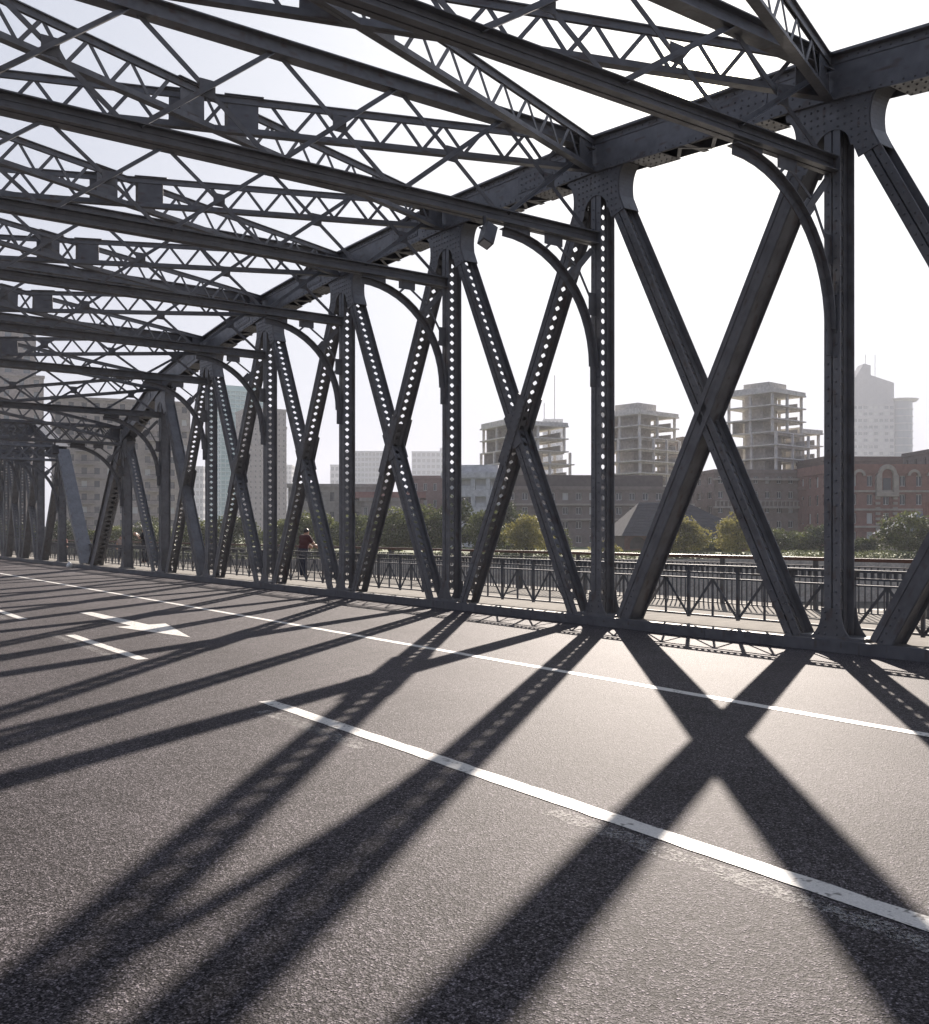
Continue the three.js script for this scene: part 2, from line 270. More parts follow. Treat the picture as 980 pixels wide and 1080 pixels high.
function trussSide(span, side) {
  const x = side * HX, near = side > 0;
  const nd = j => T(x, TOPY[j] - CD / 2, j), lo = j => T(x, LOW, j);
  const clip = (p, q, y) => V().copy(p).lerp(q, (y - p.y) / (q.y - p.y));
  // posts
  for (let j = 1; j <= 10; j++) {
    const a = T(x, 0.14, j), b = T(x, TOPY[j] - CD * 0.6, j);
    if (j === 1 || j === 10) plain('vertical_post', a, b, span, 0.26); else if (j === 2 || j === 9) plain('vertical_post', a, b, span, 0.34);
    else laced('vertical_post', a, b, span);
  }
  // diagonals: \ falls away from the node, / rises to the next
  for (let j = 1; j <= 9; j++) {
    const up = [clip(lo(j), nd(j + 1), 0.14), V().copy(nd(j + 1)).lerp(lo(j), 0.04)], dn = [clip(lo(j + 1), nd(j), 0.14), V().copy(nd(j)).lerp(lo(j + 1), 0.04)];
    // the member that ends at the upper node of the panel nearer the middle is stiff, the other one is its counter
    if (j === 1) { plain('diagonal', dn[0], dn[1], span, 0.32); continue; }
    if (j === 9) { laced('diagonal', up[0], up[1], span); continue; }
    const A = j <= 3 ? plain('diagonal', dn[0], dn[1], span, 0.31) : laced('diagonal', dn[0], dn[1], span);
    const Bm = j === 8 ? plain('diagonal', up[0], up[1], span, 0.3) : laced('diagonal', up[0], up[1], span, steelB);
    // splice plates where the two cross
    const mid = V().copy(lo(j)).lerp(nd(j + 1), 0.5), den = V().copy(lo(j + 1)).lerp(nd(j), 0.5); mid.lerp(den, 0.5);
    const du = V().subVectors(up[1], up[0]).normalize(), dd = V().subVectors(dn[1], dn[0]).normalize();
    for (const [dv, L] of j <= 3 ? [] : [[dd, 0.72], [du, 0.36]]) for (const sx of [-1, 1]) {
      const g = new Geo(); g.box(V().copy(mid).addScaledVector(dv, -L), V().copy(mid).addScaledVector(dv, L), XU, 0.014 + (dv === du ? 0.004 : 0), MB + 0.02, sx * (MD / 2 + 0.011 + (dv === du ? 0 : 0.02)), 0);
      g.box(V().copy(mid).addScaledVector(dv, -L * 0.72), V().copy(mid).addScaledVector(dv, L * 0.72), XU, 0.17, 0.012, sx * 0.07, MB / 2 + 0.012 * (dv === du ? 1 : 1.4));
      const pm = g.mesh('splice_plate', steelB, span);
      if (near && sx < 0) {
        const rv = []; for (let t = -L + 0.08; t <= L - 0.05; t += 0.13) for (const e of [-0.1, 0.1]) rv.push([V().copy(mid).addScaledVector(dv, t).add(V(sx * (MD / 2 + 0.018 + (dv === du ? 0 : 0.02)), 0, 0)).addScaledVector(V().crossVectors(dv, XU), e), V(-1, 0, 0)]);
        if (j <= 6) stuff(rivets(rv).mesh('rivets', steelB, pm));
      }
    }
  }
  if (near) {                                                          // rivet rows down the road side of the nearest members
    const row = (a, b, e, par) => { const d = V().subVectors(b, a), L = d.length(), w = V().crossVectors(d.normalize(), XU).normalize(), rv = []; for (let t = 0.5; t < L - 0.9; t += 0.17) for (const q of [-e, e]) rv.push([V().copy(a).addScaledVector(d, t + (q > 0 ? 0.085 : 0)).addScaledVector(w, q).add(V(-MD / 2 - 0.001, 0, 0)), V(-1, 0, 0)]); stuff(rivets(rv).mesh('rivets', steel, par)); };
    for (const o of [...span.children]) if ((o.name === 'vertical_post' || o.name === 'diagonal') && o.userData.ends && o.userData.ends[0].z > -6.4 * PAN && o.userData.ends[0].x > 0) row(o.userData.ends[0], o.userData.ends[1], o.userData.edge, o);
    for (const o of span.children) { delete o.userData.ends; delete o.userData.edge; }
  }
  // end posts
  for (const [a, b] of [[T(x, 0.05, 0), nd(1)], [T(x, 0.05, 11), nd(10)]]) {
    const g = new Geo(), sgn = b.z < a.z ? 1 : -1, dir = V().subVectors(b, a).normalize(), v = V().crossVectors(dir, XU).normalize(), out = v.y > 0 ? 1 : -1;
    for (const su of [-1, 1]) { g.box(a, b, XU, 0.018, 0.46, su * 0.22, 0); g.box(a, b, XU, 0.1, 0.014, su * 0.17, -out * 0.222); }
    g.box(a, b, XU, 0.62, 0.02, 0, out * 0.241);
    const o = g.mesh('end_post', steel, span), l = new Geo(); lattice(l, a, b, XU, 0.4, 0.26, 0.06, 0.01, 0.006); const lm = l.mesh('lacing', steel, o); lm.position.copy(v).multiplyScalar(-out * 0.236); stuff(lm);
  }
  // top chord, one length between two nodes
  for (let j = 1; j <= 9; j++) {
    const a = nd(j), b = nd(j + 1), g = new Geo();
    for (const su of [-1, 1]) {
      g.box(a, b, XU, 0.016, CD - 0.02, su * 0.203, 0);
      g.box(a, b, XU, 0.014, 0.11, su * 0.2185, CD / 2 - 0.072); g.box(a, b, XU, 0.014, 0.11, su * 0.2185, -CD / 2 + 0.072);
      g.box(a, b, XU, 0.1, 0.014, su * 0.27, -CD / 2 + 0.018);
      g.box(a, b, XU, 0.1, 0.014, su * 0.14, -CD / 2 + 0.018);
    }
    const dir = V().subVectors(b, a).normalize(), v = V().crossVectors(dir, XU).normalize(), sy = v.y > 0 ? 1 : -1;
    g.box(a, b, XU, 0.64, 0.02, 0, sy * (CD / 2 + 0.0));
    const o = g.mesh('top_chord', steel, span);
    // lacing and end plates under the chord
    const at = t => V().copy(a).addScaledVector(dir, t).addScaledVector(v, -sy * (CD / 2 - 0.004)), L = a.distanceTo(b), l = new Geo();
    l.box(at(0.95), at(1.65), XU, 0.5, 0.012); l.box(at(L - 1.65), at(L - 0.95), XU, 0.5, 0.012);
    for (let t = 1.95; t < L - 1.7; t += 0.62) l.box(at(t - 0.06), at(t + 0.06), XU, 0.5, 0.012, 0, -0.002);
    zig(l, at(1.66), at(L - 1.66), XU, 0.36, 0.31, 0.06);
    stuff(l.mesh('lacing', steel, o));
    const sp = new Geo(); for (const su of [-1, 1]) { sp.box(at(1.05).addScaledVector(v, sy * (CD / 2 + 0.01)), at(2.15).addScaledVector(v, sy * (CD / 2 + 0.01)), XU, 0.012, 0.34, su * 0.2175, 0); }
    sp.mesh('splice_plate', steelB, o);
    if (near && j <= 7) {
      const rv = []; const nx = -1, face = -0.226;
      for (let t = 0.3; t < L - 0.2; t += 0.16) { rv.push([at(t).addScaledVector(v, sy * 0.055).add(V(face, 0, 0)), V(nx, 0, 0)]); rv.push([at(t + 0.08).addScaledVector(v, sy * (CD - 0.075)).add(V(face, 0, 0)), V(nx, 0, 0)]); }
      for (let t = 1.12; t < 2.12; t += 0.13) for (let e = 0; e < 3; e++) rv.push([at(t).addScaledVector(v, sy * (0.19 + e * 0.11)).add(V(-0.2245, 0, 0)), V(-1, 0, 0)]);
      for (let t = 0.1; t < 0.95; t += 0.125) for (let e = 0; e < 3; e++) rv.push([at(t).addScaledVector(v, sy * (0.19 + e * 0.11)).add(V(-0.211, 0, 0)), V(-1, 0, 0)]);
      for (let t = 1.0; t < 1.65; t += 0.12) for (const e of [-0.2, -0.09, 0.09, 0.2]) { rv.push([at(t).add(V(e, 0, 0)).addScaledVector(v, -sy * 0.006), V(0, -1, 0)]); rv.push([at(L - t).add(V(e, 0, 0)).addScaledVector(v, -sy * 0.006), V(0, -1, 0)]); }
      stuff(rivets(rv).mesh('rivets', steelB, o));
    }
  }
  // gussets at the upper nodes and flared feet at the deck
  for (let j = 1; j <= 10; j++) {
    const y0 = TOPY[j] - CD, end = j === 1 || j === 10, sc = end ? 0.8 : 1, g = new Geo();
    for (const su of [-1, 1]) g.add(topPlate, new THREE.Matrix4().makeScale(1, sc, sc).setPosition(x + su * GX, y0, -j * PAN));
    const o = g.mesh('gusset_plate', steel, span);
    const ep = { '-1': new Geo(), 1: new Geo() }, c = topShape.getPoints(12);
    for (let i = 0; i < c.length - 1; i++) {
      const p = c[i], q = c[i + 1]; if (p.y > 0.001 || q.y > 0.001 || (p.y < -0.79 && q.y < -0.79) || Math.abs(p.x) < 0.5 || Math.abs(q.x) < 0.5) continue;
      const k = p.x < 0 ? -1 : 1; ep[k].box(V(x, y0 + p.y * sc, -j * PAN - p.x * sc), V(x, y0 + q.y * sc, -j * PAN - q.x * sc), XU, MD + 0.005, 0.014, 0, 0.008);
    }
    for (const k of [-1, 1]) ep[k].mesh('edge_plate', steel, o);
    if (near && j >= 2 && j <= 8) {
      const rv = []; for (let yy = 0.06; yy > -0.95; yy -= 0.105) for (let xx = -0.94; xx < 0.95; xx += 0.105) {
        if (!inShape(topPts, xx, yy) || !inShape(topPts, xx + 0.04, yy) || !inShape(topPts, xx - 0.04, yy) || !inShape(topPts, xx, yy - 0.04)) continue;
        const onDiag = Math.abs(Math.abs(xx) - 0.5 * (0.3 - yy)) < 0.15; if (yy < -0.08 && !onDiag && Math.abs(xx) > 0.14 && ((xx * 9.5) | 0) % 2) continue;
        rv.push([V(x - GX - 0.007, y0 + yy * sc, -j * PAN - xx * sc), V(-1, 0, 0)]);
      }
      stuff(rivets(rv).mesh('rivets', steel, o));
    }
    const f = new Geo(); for (const su of [-1, 1]) f.add(footPlate, new THREE.Matrix4().makeTranslation(x + su * (GX + 0.01), 0.15, -j * PAN));
    f.rect(x - 0.2, x + 0.2, 0.15, 0.2, -j * PAN - 0.5, -j * PAN + 0.5);
    const fo = f.mesh('foot_plate', steelB, span);
    if (near && j <= 6) {
      const rv = []; for (let yy = 0.08; yy < 0.5; yy += 0.1) for (const xx of [-0.3, -0.2, -0.09, 0.09, 0.2, 0.3]) if (inShape(footPts, xx * 1.12, yy)) rv.push([V(x - GX - 0.017, 0.15 + yy, -j * PAN - xx), V(-1, 0, 0)]);
      for (const dj of [-1, 1]) { if (j + dj < 1) continue; const d = V().subVectors(nd(j + dj), lo(j)).normalize(); for (let t = 1.5; t < 2.0; t += 0.12) for (const e of [-0.09, 0, 0.09]) rv.push([V().copy(lo(j)).addScaledVector(d, t).add(V(-(MD / 2 + 0.001), 0, 0)).addScaledVector(V().crossVectors(d, XU), e), V(-1, 0, 0)]); }
      stuff(rivets(rv).mesh('rivets', steelB, fo));
    }
  }
}
const barGeo = new THREE.BoxGeometry(0.058, Math.hypot(0.46, 0.36) + 0.06, 0.011);
function lateral(span, j, sx, single) {                              // laced beam across the top of one panel, corner to corner
  const a = T(sx * 6.02, TOPY[j], j), b = T(-sx * 6.02, TOPY[j + 1], j + 1), o = new THREE.Group(); o.name = 'lateral_brace'; span.add(o);
  const dir = V().subVectors(b, a), L = dir.length(); dir.normalize(); const hd = V(dir.x, 0, dir.z).normalize(), side = V().crossVectors(hd, YU), up = V().crossVectors(side, dir), lift = sx > 0 ? 0 : -0.003;
  const at = (t, y) => V().copy(a).addScaledVector(dir, t).addScaledVector(up, y + lift);
  const f = new Geo();
  f.box(at(0, -0.022), at(L, -0.022), side, 0.13, 0.016); f.box(at(0, -0.075), at(L, -0.075), side, 0.016, 0.092, 0.02); f.box(at(0, -0.075), at(L, -0.075), side, 0.016, 0.092, -0.02);
  f.mesh('upper_flange', steel, o);
  const f2 = new Geo(); f2.box(at(0, -CD + 0.022), at(L, -CD + 0.022), side, 0.13, 0.016); f2.box(at(0, -CD + 0.075), at(L, -CD + 0.075), side, 0.016, 0.092, 0.02); f2.box(at(0, -CD + 0.075), at(L, -CD + 0.075), side, 0.016, 0.092, -0.02);
  f2.mesh('lower_flange', steel, o);
  const n = Math.round((L - 0.9) / 0.36), t0 = (L - n * 0.36) / 2, merged = new Geo(), q = new THREE.Quaternion(), m4 = new THREE.Matrix4();
  for (let i = 0; i < n; i++) {
    const t = t0 + i * 0.36; if (Math.abs(t + 0.18 - L / 2) > 0.2 && Math.abs(t + 0.18 - L / 2) < 0.8) continue;
    const s = i % 2 ? 1 : -1, p = at(t, -CD / 2 - s * 0.23), r = at(t + 0.36, -CD / 2 + s * 0.23), d = V().subVectors(r, p).normalize();
    m4.makeBasis(V().crossVectors(d, side).normalize(), d, side); m4.setPosition(V().addVectors(p, r).multiplyScalar(0.5).addScaledVector(side, s * 0.004));
    if (single) { const m = new THREE.Mesh(barGeo, steel); m.name = 'lacing_bar'; m4.decompose(m.position, m.quaternion, m.scale); o.add(m); } else merged.add(barGeo, m4);
  }
  if (!single) stuff(merged.mesh('lacing', steel, o));
  for (const s of [-1, 1]) { const g = new Geo(); g.box(at(L / 2 + s * 0.22, -CD / 2), at(L / 2 + s * 0.7, -CD / 2), side, 0.014, CD - 0.02); g.box(at(L / 2 + s * 0.16, -0.006), at(L / 2 + s * 0.78, -0.006), side, 0.2, 0.014); g.mesh('web_plate', steelB, o); }
  for (const t of [0.02, L - 0.5]) { const g = new Geo(); g.box(at(t, -CD / 2), at(t + 0.48, -CD / 2), side, 0.013, CD - 0.03); g.mesh('end_plate', steelB, o); }
  return o;
}
function kneeBracket(frame, sx, yS, z) {                              // curved corner brace below the lower strut
  const R = 2.05, g = new Geo(), xc = sx * (HX - MD / 2), n = 14, P = [];
  for (let i = 0; i <= n; i++) { const a = i / n * Math.PI / 2; P.push(V(xc - sx * (0.03 + R * (1 - Math.sin(a)) ** 1.0), yS - (R * 1.02) * (1 - Math.cos(a)) - 0.06, z)); }
  for (let i = 0; i < n; i++) { g.box(P[i], P[i + 1], ZU, 0.17, 0.014, 0, 0); g.box(P[i], P[i + 1], ZU, 0.016, 0.13, 0, sx > 0 ? 0.068 : -0.068); }
  // foot along the post and heel along the strut
  g.rect(Math.min(xc, xc - sx * 0.13), Math.max(xc, xc - sx * 0.13), yS - R * 1.02 - 0.42, yS - R * 1.02 + 0.3, z - 0.0115, z + 0.0115);
  g.box(V(xc - sx * R, yS - 0.075, z), V(xc - sx * (R - 0.55), yS - 0.075, z), ZU, 0.018, 0.15);
  g.mesh('knee_bracket', steel, frame);
  const w = new Geo(), md = P[7], cr = V(xc - sx * 0.1, yS - 0.1, z);
  w.box(cr, md, ZU, 0.012, 0.1, 0.012); w.box(cr, md, ZU, 0.012, 0.1, -0.012); w.box(V().copy(cr).lerp(md, 0.7), md, ZU, 0.022, 0.2);
  const h = V(xc - sx * 0.98, yS - 0.08, z), k = V(xc - sx * 0.07, yS - 1.05, z);
  w.rect(h.x - 0.2, h.x + 0.2, yS - 0.16, yS, z - 0.007, z + 0.007); w.rect(k.x - 0.1, k.x + 0.1, k.y - 0.2, k.y + 0.2, z - 0.007, z + 0.007);
  for (const [p, q] of [[h, P[4]], [h, V().copy(cr).lerp(md, 0.62)], [k, V().copy(cr).lerp(md, 0.62)], [k, P[10]]]) w.box(p, q, ZU, 0.012, 0.045);
  w.mesh('bracket_web', steel, frame);
}
function swayFrame(span, j) {
  const o = new THREE.Group(); o.name = 'sway_frame'; span.add(o);
  const z = -j * PAN, y = TOPY[j], xe = HX - 0.27, u = new Geo();
  u.box(V(-xe, y - 0.125, z), V(xe, y - 0.125, z), ZU, 0.014, 0.22); u.box(V(-xe, y - 0.018, z), V(xe, y - 0.018, z), ZU, 0.22, 0.018); u.box(V(-xe, y - 0.236, z), V(xe, y - 0.236, z), ZU, 0.22, 0.018);
  u.mesh('upper_strut', steel, o);
  const yl = STRUT[j] - 0.035, l = new Geo(), xs = HX - MD / 2 - 0.004;
  l.box(V(-xs, yl, z), V(xs, yl, z), ZU, 0.016, 0.19);
  for (const sy of [-1, 1]) for (const sz of [-1, 1]) { l.box(V(-xs, yl, z), V(xs, yl, z), ZU, 0.012, 0.07, sz * 0.0145, sy * 0.053); l.box(V(-xs, yl, z), V(xs, yl, z), ZU, 0.085, 0.014, sz * 0.063, sy * 0.095); }
  l.box(V(-xs, yl, z), V(xs, yl, z), ZU, 0.17, 0.012, 0, -0.109);
  l.mesh('lower_strut', steel, o);
  const y0 = yl + 0.08, y1 = y - 0.22;
  for (let i = 0; i < 6; i++) {
    const xa = -6.03 + i * 2.01 + 0.08, xb = xa + 2.01 - 0.16;
    for (const [p, q, dz] of [[V(xa, y0, z), V(xb, y1, z), 0.03], [V(xb, y0, z), V(xa, y1, z), -0.03]]) {
      const g = new Geo(); p.z += dz; q.z += dz; g.box(p, q, ZU, 0.011, 0.072); g.box(p, q, ZU, 0.055, 0.011, Math.sign(dz) * 0.032, 0.031); g.mesh('brace_bar', steel, o);
    }
    const g = new Geo(); g.box(V((xa + xb) / 2 - 0.11, (y0 + y1) / 2, z), V((xa + xb) / 2 + 0.11, (y0 + y1) / 2, z), ZU, 0.014, 0.24); g.mesh('brace_plate', steelB, o);
  }
  for (const sx of [-1, 1]) kneeBracket(o, sx, yl - 0.116, z);
  return o;
}
function portal(span, j) {
  const o = new THREE.Group(); o.name = 'portal_frame'; span.add(o);
  const z = -j * PAN, y = TOPY[j] + 0.02, xe = HX - 0.25;
  for (const [nm, yy] of [['upper_strut', y - 0.06], ['lower_strut', y - 0.74]]) { const g = new Geo(); g.box(V(-xe, yy, z), V(xe, yy, z), ZU, 0.4, 0.02, 0, 0.05); g.box(V(-xe, yy, z), V(xe, yy, z), ZU, 0.02, 0.11, 0.15); g.box(V(-xe, yy, z), V(xe, yy, z), ZU, 0.02, 0.11, -0.15); g.mesh(nm, steel, o); }
  const l = new Geo(); lattice(l, V(-xe, y - 0.4, z + 0.15), V(xe, y - 0.4, z + 0.15), YU, 0.6, 0.55, 0.05); lattice(l, V(-xe, y - 0.4, z - 0.15), V(xe, y - 0.4, z - 0.15), YU, 0.6, 0.55, 0.05); stuff(l.mesh('lacing', steel, o));
  for (const sx of [-1, 1]) kneeBracket(o, sx, y - 0.8, z);
}
const span = thing('truss_span', 'near riveted grey steel truss span arching over the road with crossed overhead beams', 'bridge', 'steel truss spans of the bridge');
for (const side of [1, -1]) trussSide(span, side);
for (let j = 1; j <= 9; j++) { const one = j >= 3 && j <= 5; lateral(span, j, 1, one); lateral(span, j, -1, one); }
for (let j = 2; j <= 9; j++) swayFrame(span, j);
portal(span, 1); portal(span, 10);
span.position.set(CX, 0, 6.056);
const span2 = span.clone(); span2.name = numbered('truss_span'); scene.add(span2);
span2.position.z = 6.056 - NP * PAN - 1.55;
span2.userData = { label: 'far steel truss span beyond the first, its pale sloping end post at the left', category: 'bridge', group: 'steel truss spans of the bridge' };
shade(span); shade(span2);

// ---------------------------------------------------------------- lamp box under a cross strut
{
  const o = thing('floodlight', 'small box floodlight hanging under the cross strut beside the second curved bracket', 'floodlight');
  const p = V(9.44, STRUT[4] - 0.15, -12.8); o.position.copy(p);
  new Geo().box(V(0, 0.03, 0), V(0, -0.2, 0), XU, 0.04, 0.04).box(V(-0.1, -0.18, 0), V(0.1, -0.18, 0), ZU, 0.03, 0.025).mesh('bracket', steelDark, o);
  const b = new Geo().box(V(0.06, -0.16, 0.06), V(-0.1, -0.48, 0.16), XU, 0.2, 0.19).mesh('housing', steelB, o);
  new Geo().box(V(-0.1015, -0.483, 0.161), V(-0.1045, -0.489, 0.163), XU, 0.15, 0.14).mesh('front_glass', mat(0.5, 0.5, 0.5, 0.15), o);
  shade(o);
  const o2 = thing('floodlight', 'tiny box lamp hanging under the far portal above the road', 'floodlight'); o2.position.set(9.3, TOPY[10] - 0.82, -41.3);
  new Geo().box(V(0, 0.03, 0), V(0, -0.12, 0), XU, 0.05, 0.05).mesh('bracket', steelDark, o2); new Geo().box(V(0, -0.1, 0), V(0, -0.42, 0.06), XU, 0.24, 0.22).mesh('housing', steelDark, o2); shade(o2);
}

// ---------------------------------------------------------------- railings
function innerRailing(label) {
  const o = thing('lattice_railing', label, 'railing', 'railings along the walkway'), L = 50.4, n = 50, bay = L / n, y0 = 0.19;
  const bar = (nm, y, w, h) => new Geo().box(V(0, y, 0), V(0, y, -L), XU, w, h).mesh(nm, railPaint, o);
  bar('top_rail', y0 + 0.9, 0.07, 0.035); bar('second_rail', y0 + 0.79, 0.03, 0.03); bar('middle_rail', y0 + 0.7, 0.045, 0.025); bar('bottom_rail', y0 + 0.1, 0.05, 0.03);
  const post = new Geo().rect(-0.022, 0.022, 0.06, 0.885, -0.022, 0.022).geometry(), pick = new Geo().rect(-0.014, 0.014, 0.115, 0.69, -0.014, 0.014).geometry();
  const dl = new Geo().box(V(0, 0.115, 0.03), V(0, 0.68, bay / 2 - 0.01), XU, 0.012, 0.04).geometry(), dr = new Geo().box(V(0, 0.115, -0.03), V(0, 0.68, -bay / 2 + 0.01), XU, 0.012, 0.04).geometry();
  const put = (g, nm, s) => { const m = new THREE.Mesh(g, railPaint); m.name = nm; m.position.set(0, y0, -s); o.add(m); };
  for (let i = 0; i <= n; i++) { put(post, 'post', i * bay); if (i < n) { put(pick, 'baluster', (i + 0.5) * bay); put(dr, 'diagonal_bar', i * bay); } if (i) put(dl, 'diagonal_bar', i * bay); }
  const b = new Geo(); for (let s = 0.05; s < L; s += 0.112) b.box(V(0, y0 + 0.81, -s), V(0, y0 + 0.885, -s), XU, 0.02, 0.045); stuff(b.mesh('short_bars', railPaint, o));
  return shade(o);
}
const ir = innerRailing('grey lattice railing with inverted V bars behind the near truss'); ir.position.set(12.385, 0, 5);
const ir2 = ir.clone(); ir2.name = numbered('lattice_railing'); scene.add(ir2); ir2.position.set(12.385, 0, -45.9); ir2.userData = { label: 'far lattice railing seen through the far truss at left', category: 'railing', group: 'railings along the walkway' };
function outerRailing(label) {
  const o = thing('picket_railing', label, 'railing', 'railings along the walkway'), L = 50.4, y0 = 0.06;
  const hr = new Geo().box(V(0, y0 + 1.06, 0), V(0, y0 + 1.06, -L), XU, 0.13, 0.05).box(V(0, y0 + 1.09, 0), V(0, y0 + 1.09, -L), XU, 0.09, 0.02); hr.mesh('handrail', railWood, o);
  new Geo().box(V(0, y0 + 0.94, 0), V(0, y0 + 0.94, -L), XU, 0.025, 0.02).mesh('upper_rail', railPaint, o); new Geo().box(V(0, y0 + 0.1, 0), V(0, y0 + 0.1, -L), XU, 0.04, 0.03).mesh('lower_rail', railPaint, o);
  const pg = new Geo().rect(-0.011, 0.011, 0.115, 0.93, -0.011, 0.011).geometry(), post = new Geo().rect(-0.035, 0.035, 0.095, 1.04, -0.035, 0.035).geometry(), rest = new Geo(), m4 = new THREE.Matrix4();
  for (let i = 0; i * 0.126 < L; i++) { const s = 0.06 + i * 0.126; if (i < 290) { const m = new THREE.Mesh(pg, railPaint); m.name = 'picket'; m.position.set(0, y0, -s); o.add(m); } else rest.add(pg, m4.makeTranslation(0, y0, -s)); }
  for (let s = 0; s <= L; s += 2.24) { const m = new THREE.Mesh(post, railPaint); m.name = 'post'; m.position.set(0, y0, -s); o.add(m); }
  stuff(rest.mesh('far_pickets', railPaint, o)); return shade(o);
}
const orl = outerRailing('brown handrail on grey pickets along the river side of the walkway'); orl.position.set(16.25, 0, 2);
const orl2 = orl.clone(); orl2.name = numbered('picket_railing'); scene.add(orl2); orl2.position.set(16.25, 0, -48.6); orl2.userData = { label: 'far brown handrail on pickets behind the pedestrians at left', category: 'railing', group: 'railings along the walkway' };

// ---------------------------------------------------------------- people
function bodyMesh(bones, lo, hi, cell, name, material, parent) {     // bones: [ax,ay,az, ra, bx,by,bz, rb]
  const size = Math.max(hi[0] - lo[0], hi[1] - lo[1], hi[2] - lo[2]), res = Math.ceil(size / cell) + 4, mc = new MarchingCubes(res, material, false, false, 60000), hs = size / 2 + cell * 2, c = [0, 1, 2].map(i => (lo[i] + hi[i]) / 2);
  const fld = mc.field; mc.isolation = 0;
  for (let k = 0; k < res; k++) for (let j = 0; j < res; j++) for (let i = 0; i < res; i++) {
    const x = c[0] + ((i - res / 2) / (res / 2)) * hs, y = c[1] + ((j - res / 2) / (res / 2)) * hs, z = c[2] + ((k - res / 2) / (res / 2)) * hs;
    let s = 0; const K = 38;
    for (const b of bones) { const dx = b[4] - b[0], dy = b[5] - b[1], dz = b[6] - b[2], l2 = dx * dx + dy * dy + dz * dz || 1e-9; let t = ((x - b[0]) * dx + (y - b[1]) * dy + (z - b[2]) * dz) / l2; t = t < 0 ? 0 : t > 1 ? 1 : t; const d = Math.hypot(x - b[0] - dx * t, y - b[1] - dy * t, z - b[2] - dz * t) - (b[3] + (b[7] - b[3]) * t); s += Math.exp(-K * Math.max(-0.5, Math.min(d, 0.5))); }
    fld[i + j * res + k * res * res] = Math.log(s) / K;
  }
  mc.update(); const cnt = mc.count, p = mc.positionArray.slice(0, cnt * 3), n = mc.normalArray.slice(0, cnt * 3);
  for (let i = 0; i < cnt; i++) { for (let q = 0; q < 3; q++) p[i * 3 + q] = c[q] + p[i * 3 + q] * hs; }
  const g = new THREE.BufferGeometry(); g.setAttribute('position', new THREE.BufferAttribute(p, 3)); g.setAttribute('normal', new THREE.BufferAttribute(n, 3));
  const m = new THREE.Mesh(g, material); m.name = name; parent.add(m); return m;
}
const skin = mat(0.42, 0.25, 0.17, 0.6), hairM = mat(0.02, 0.017, 0.015, 0.5);
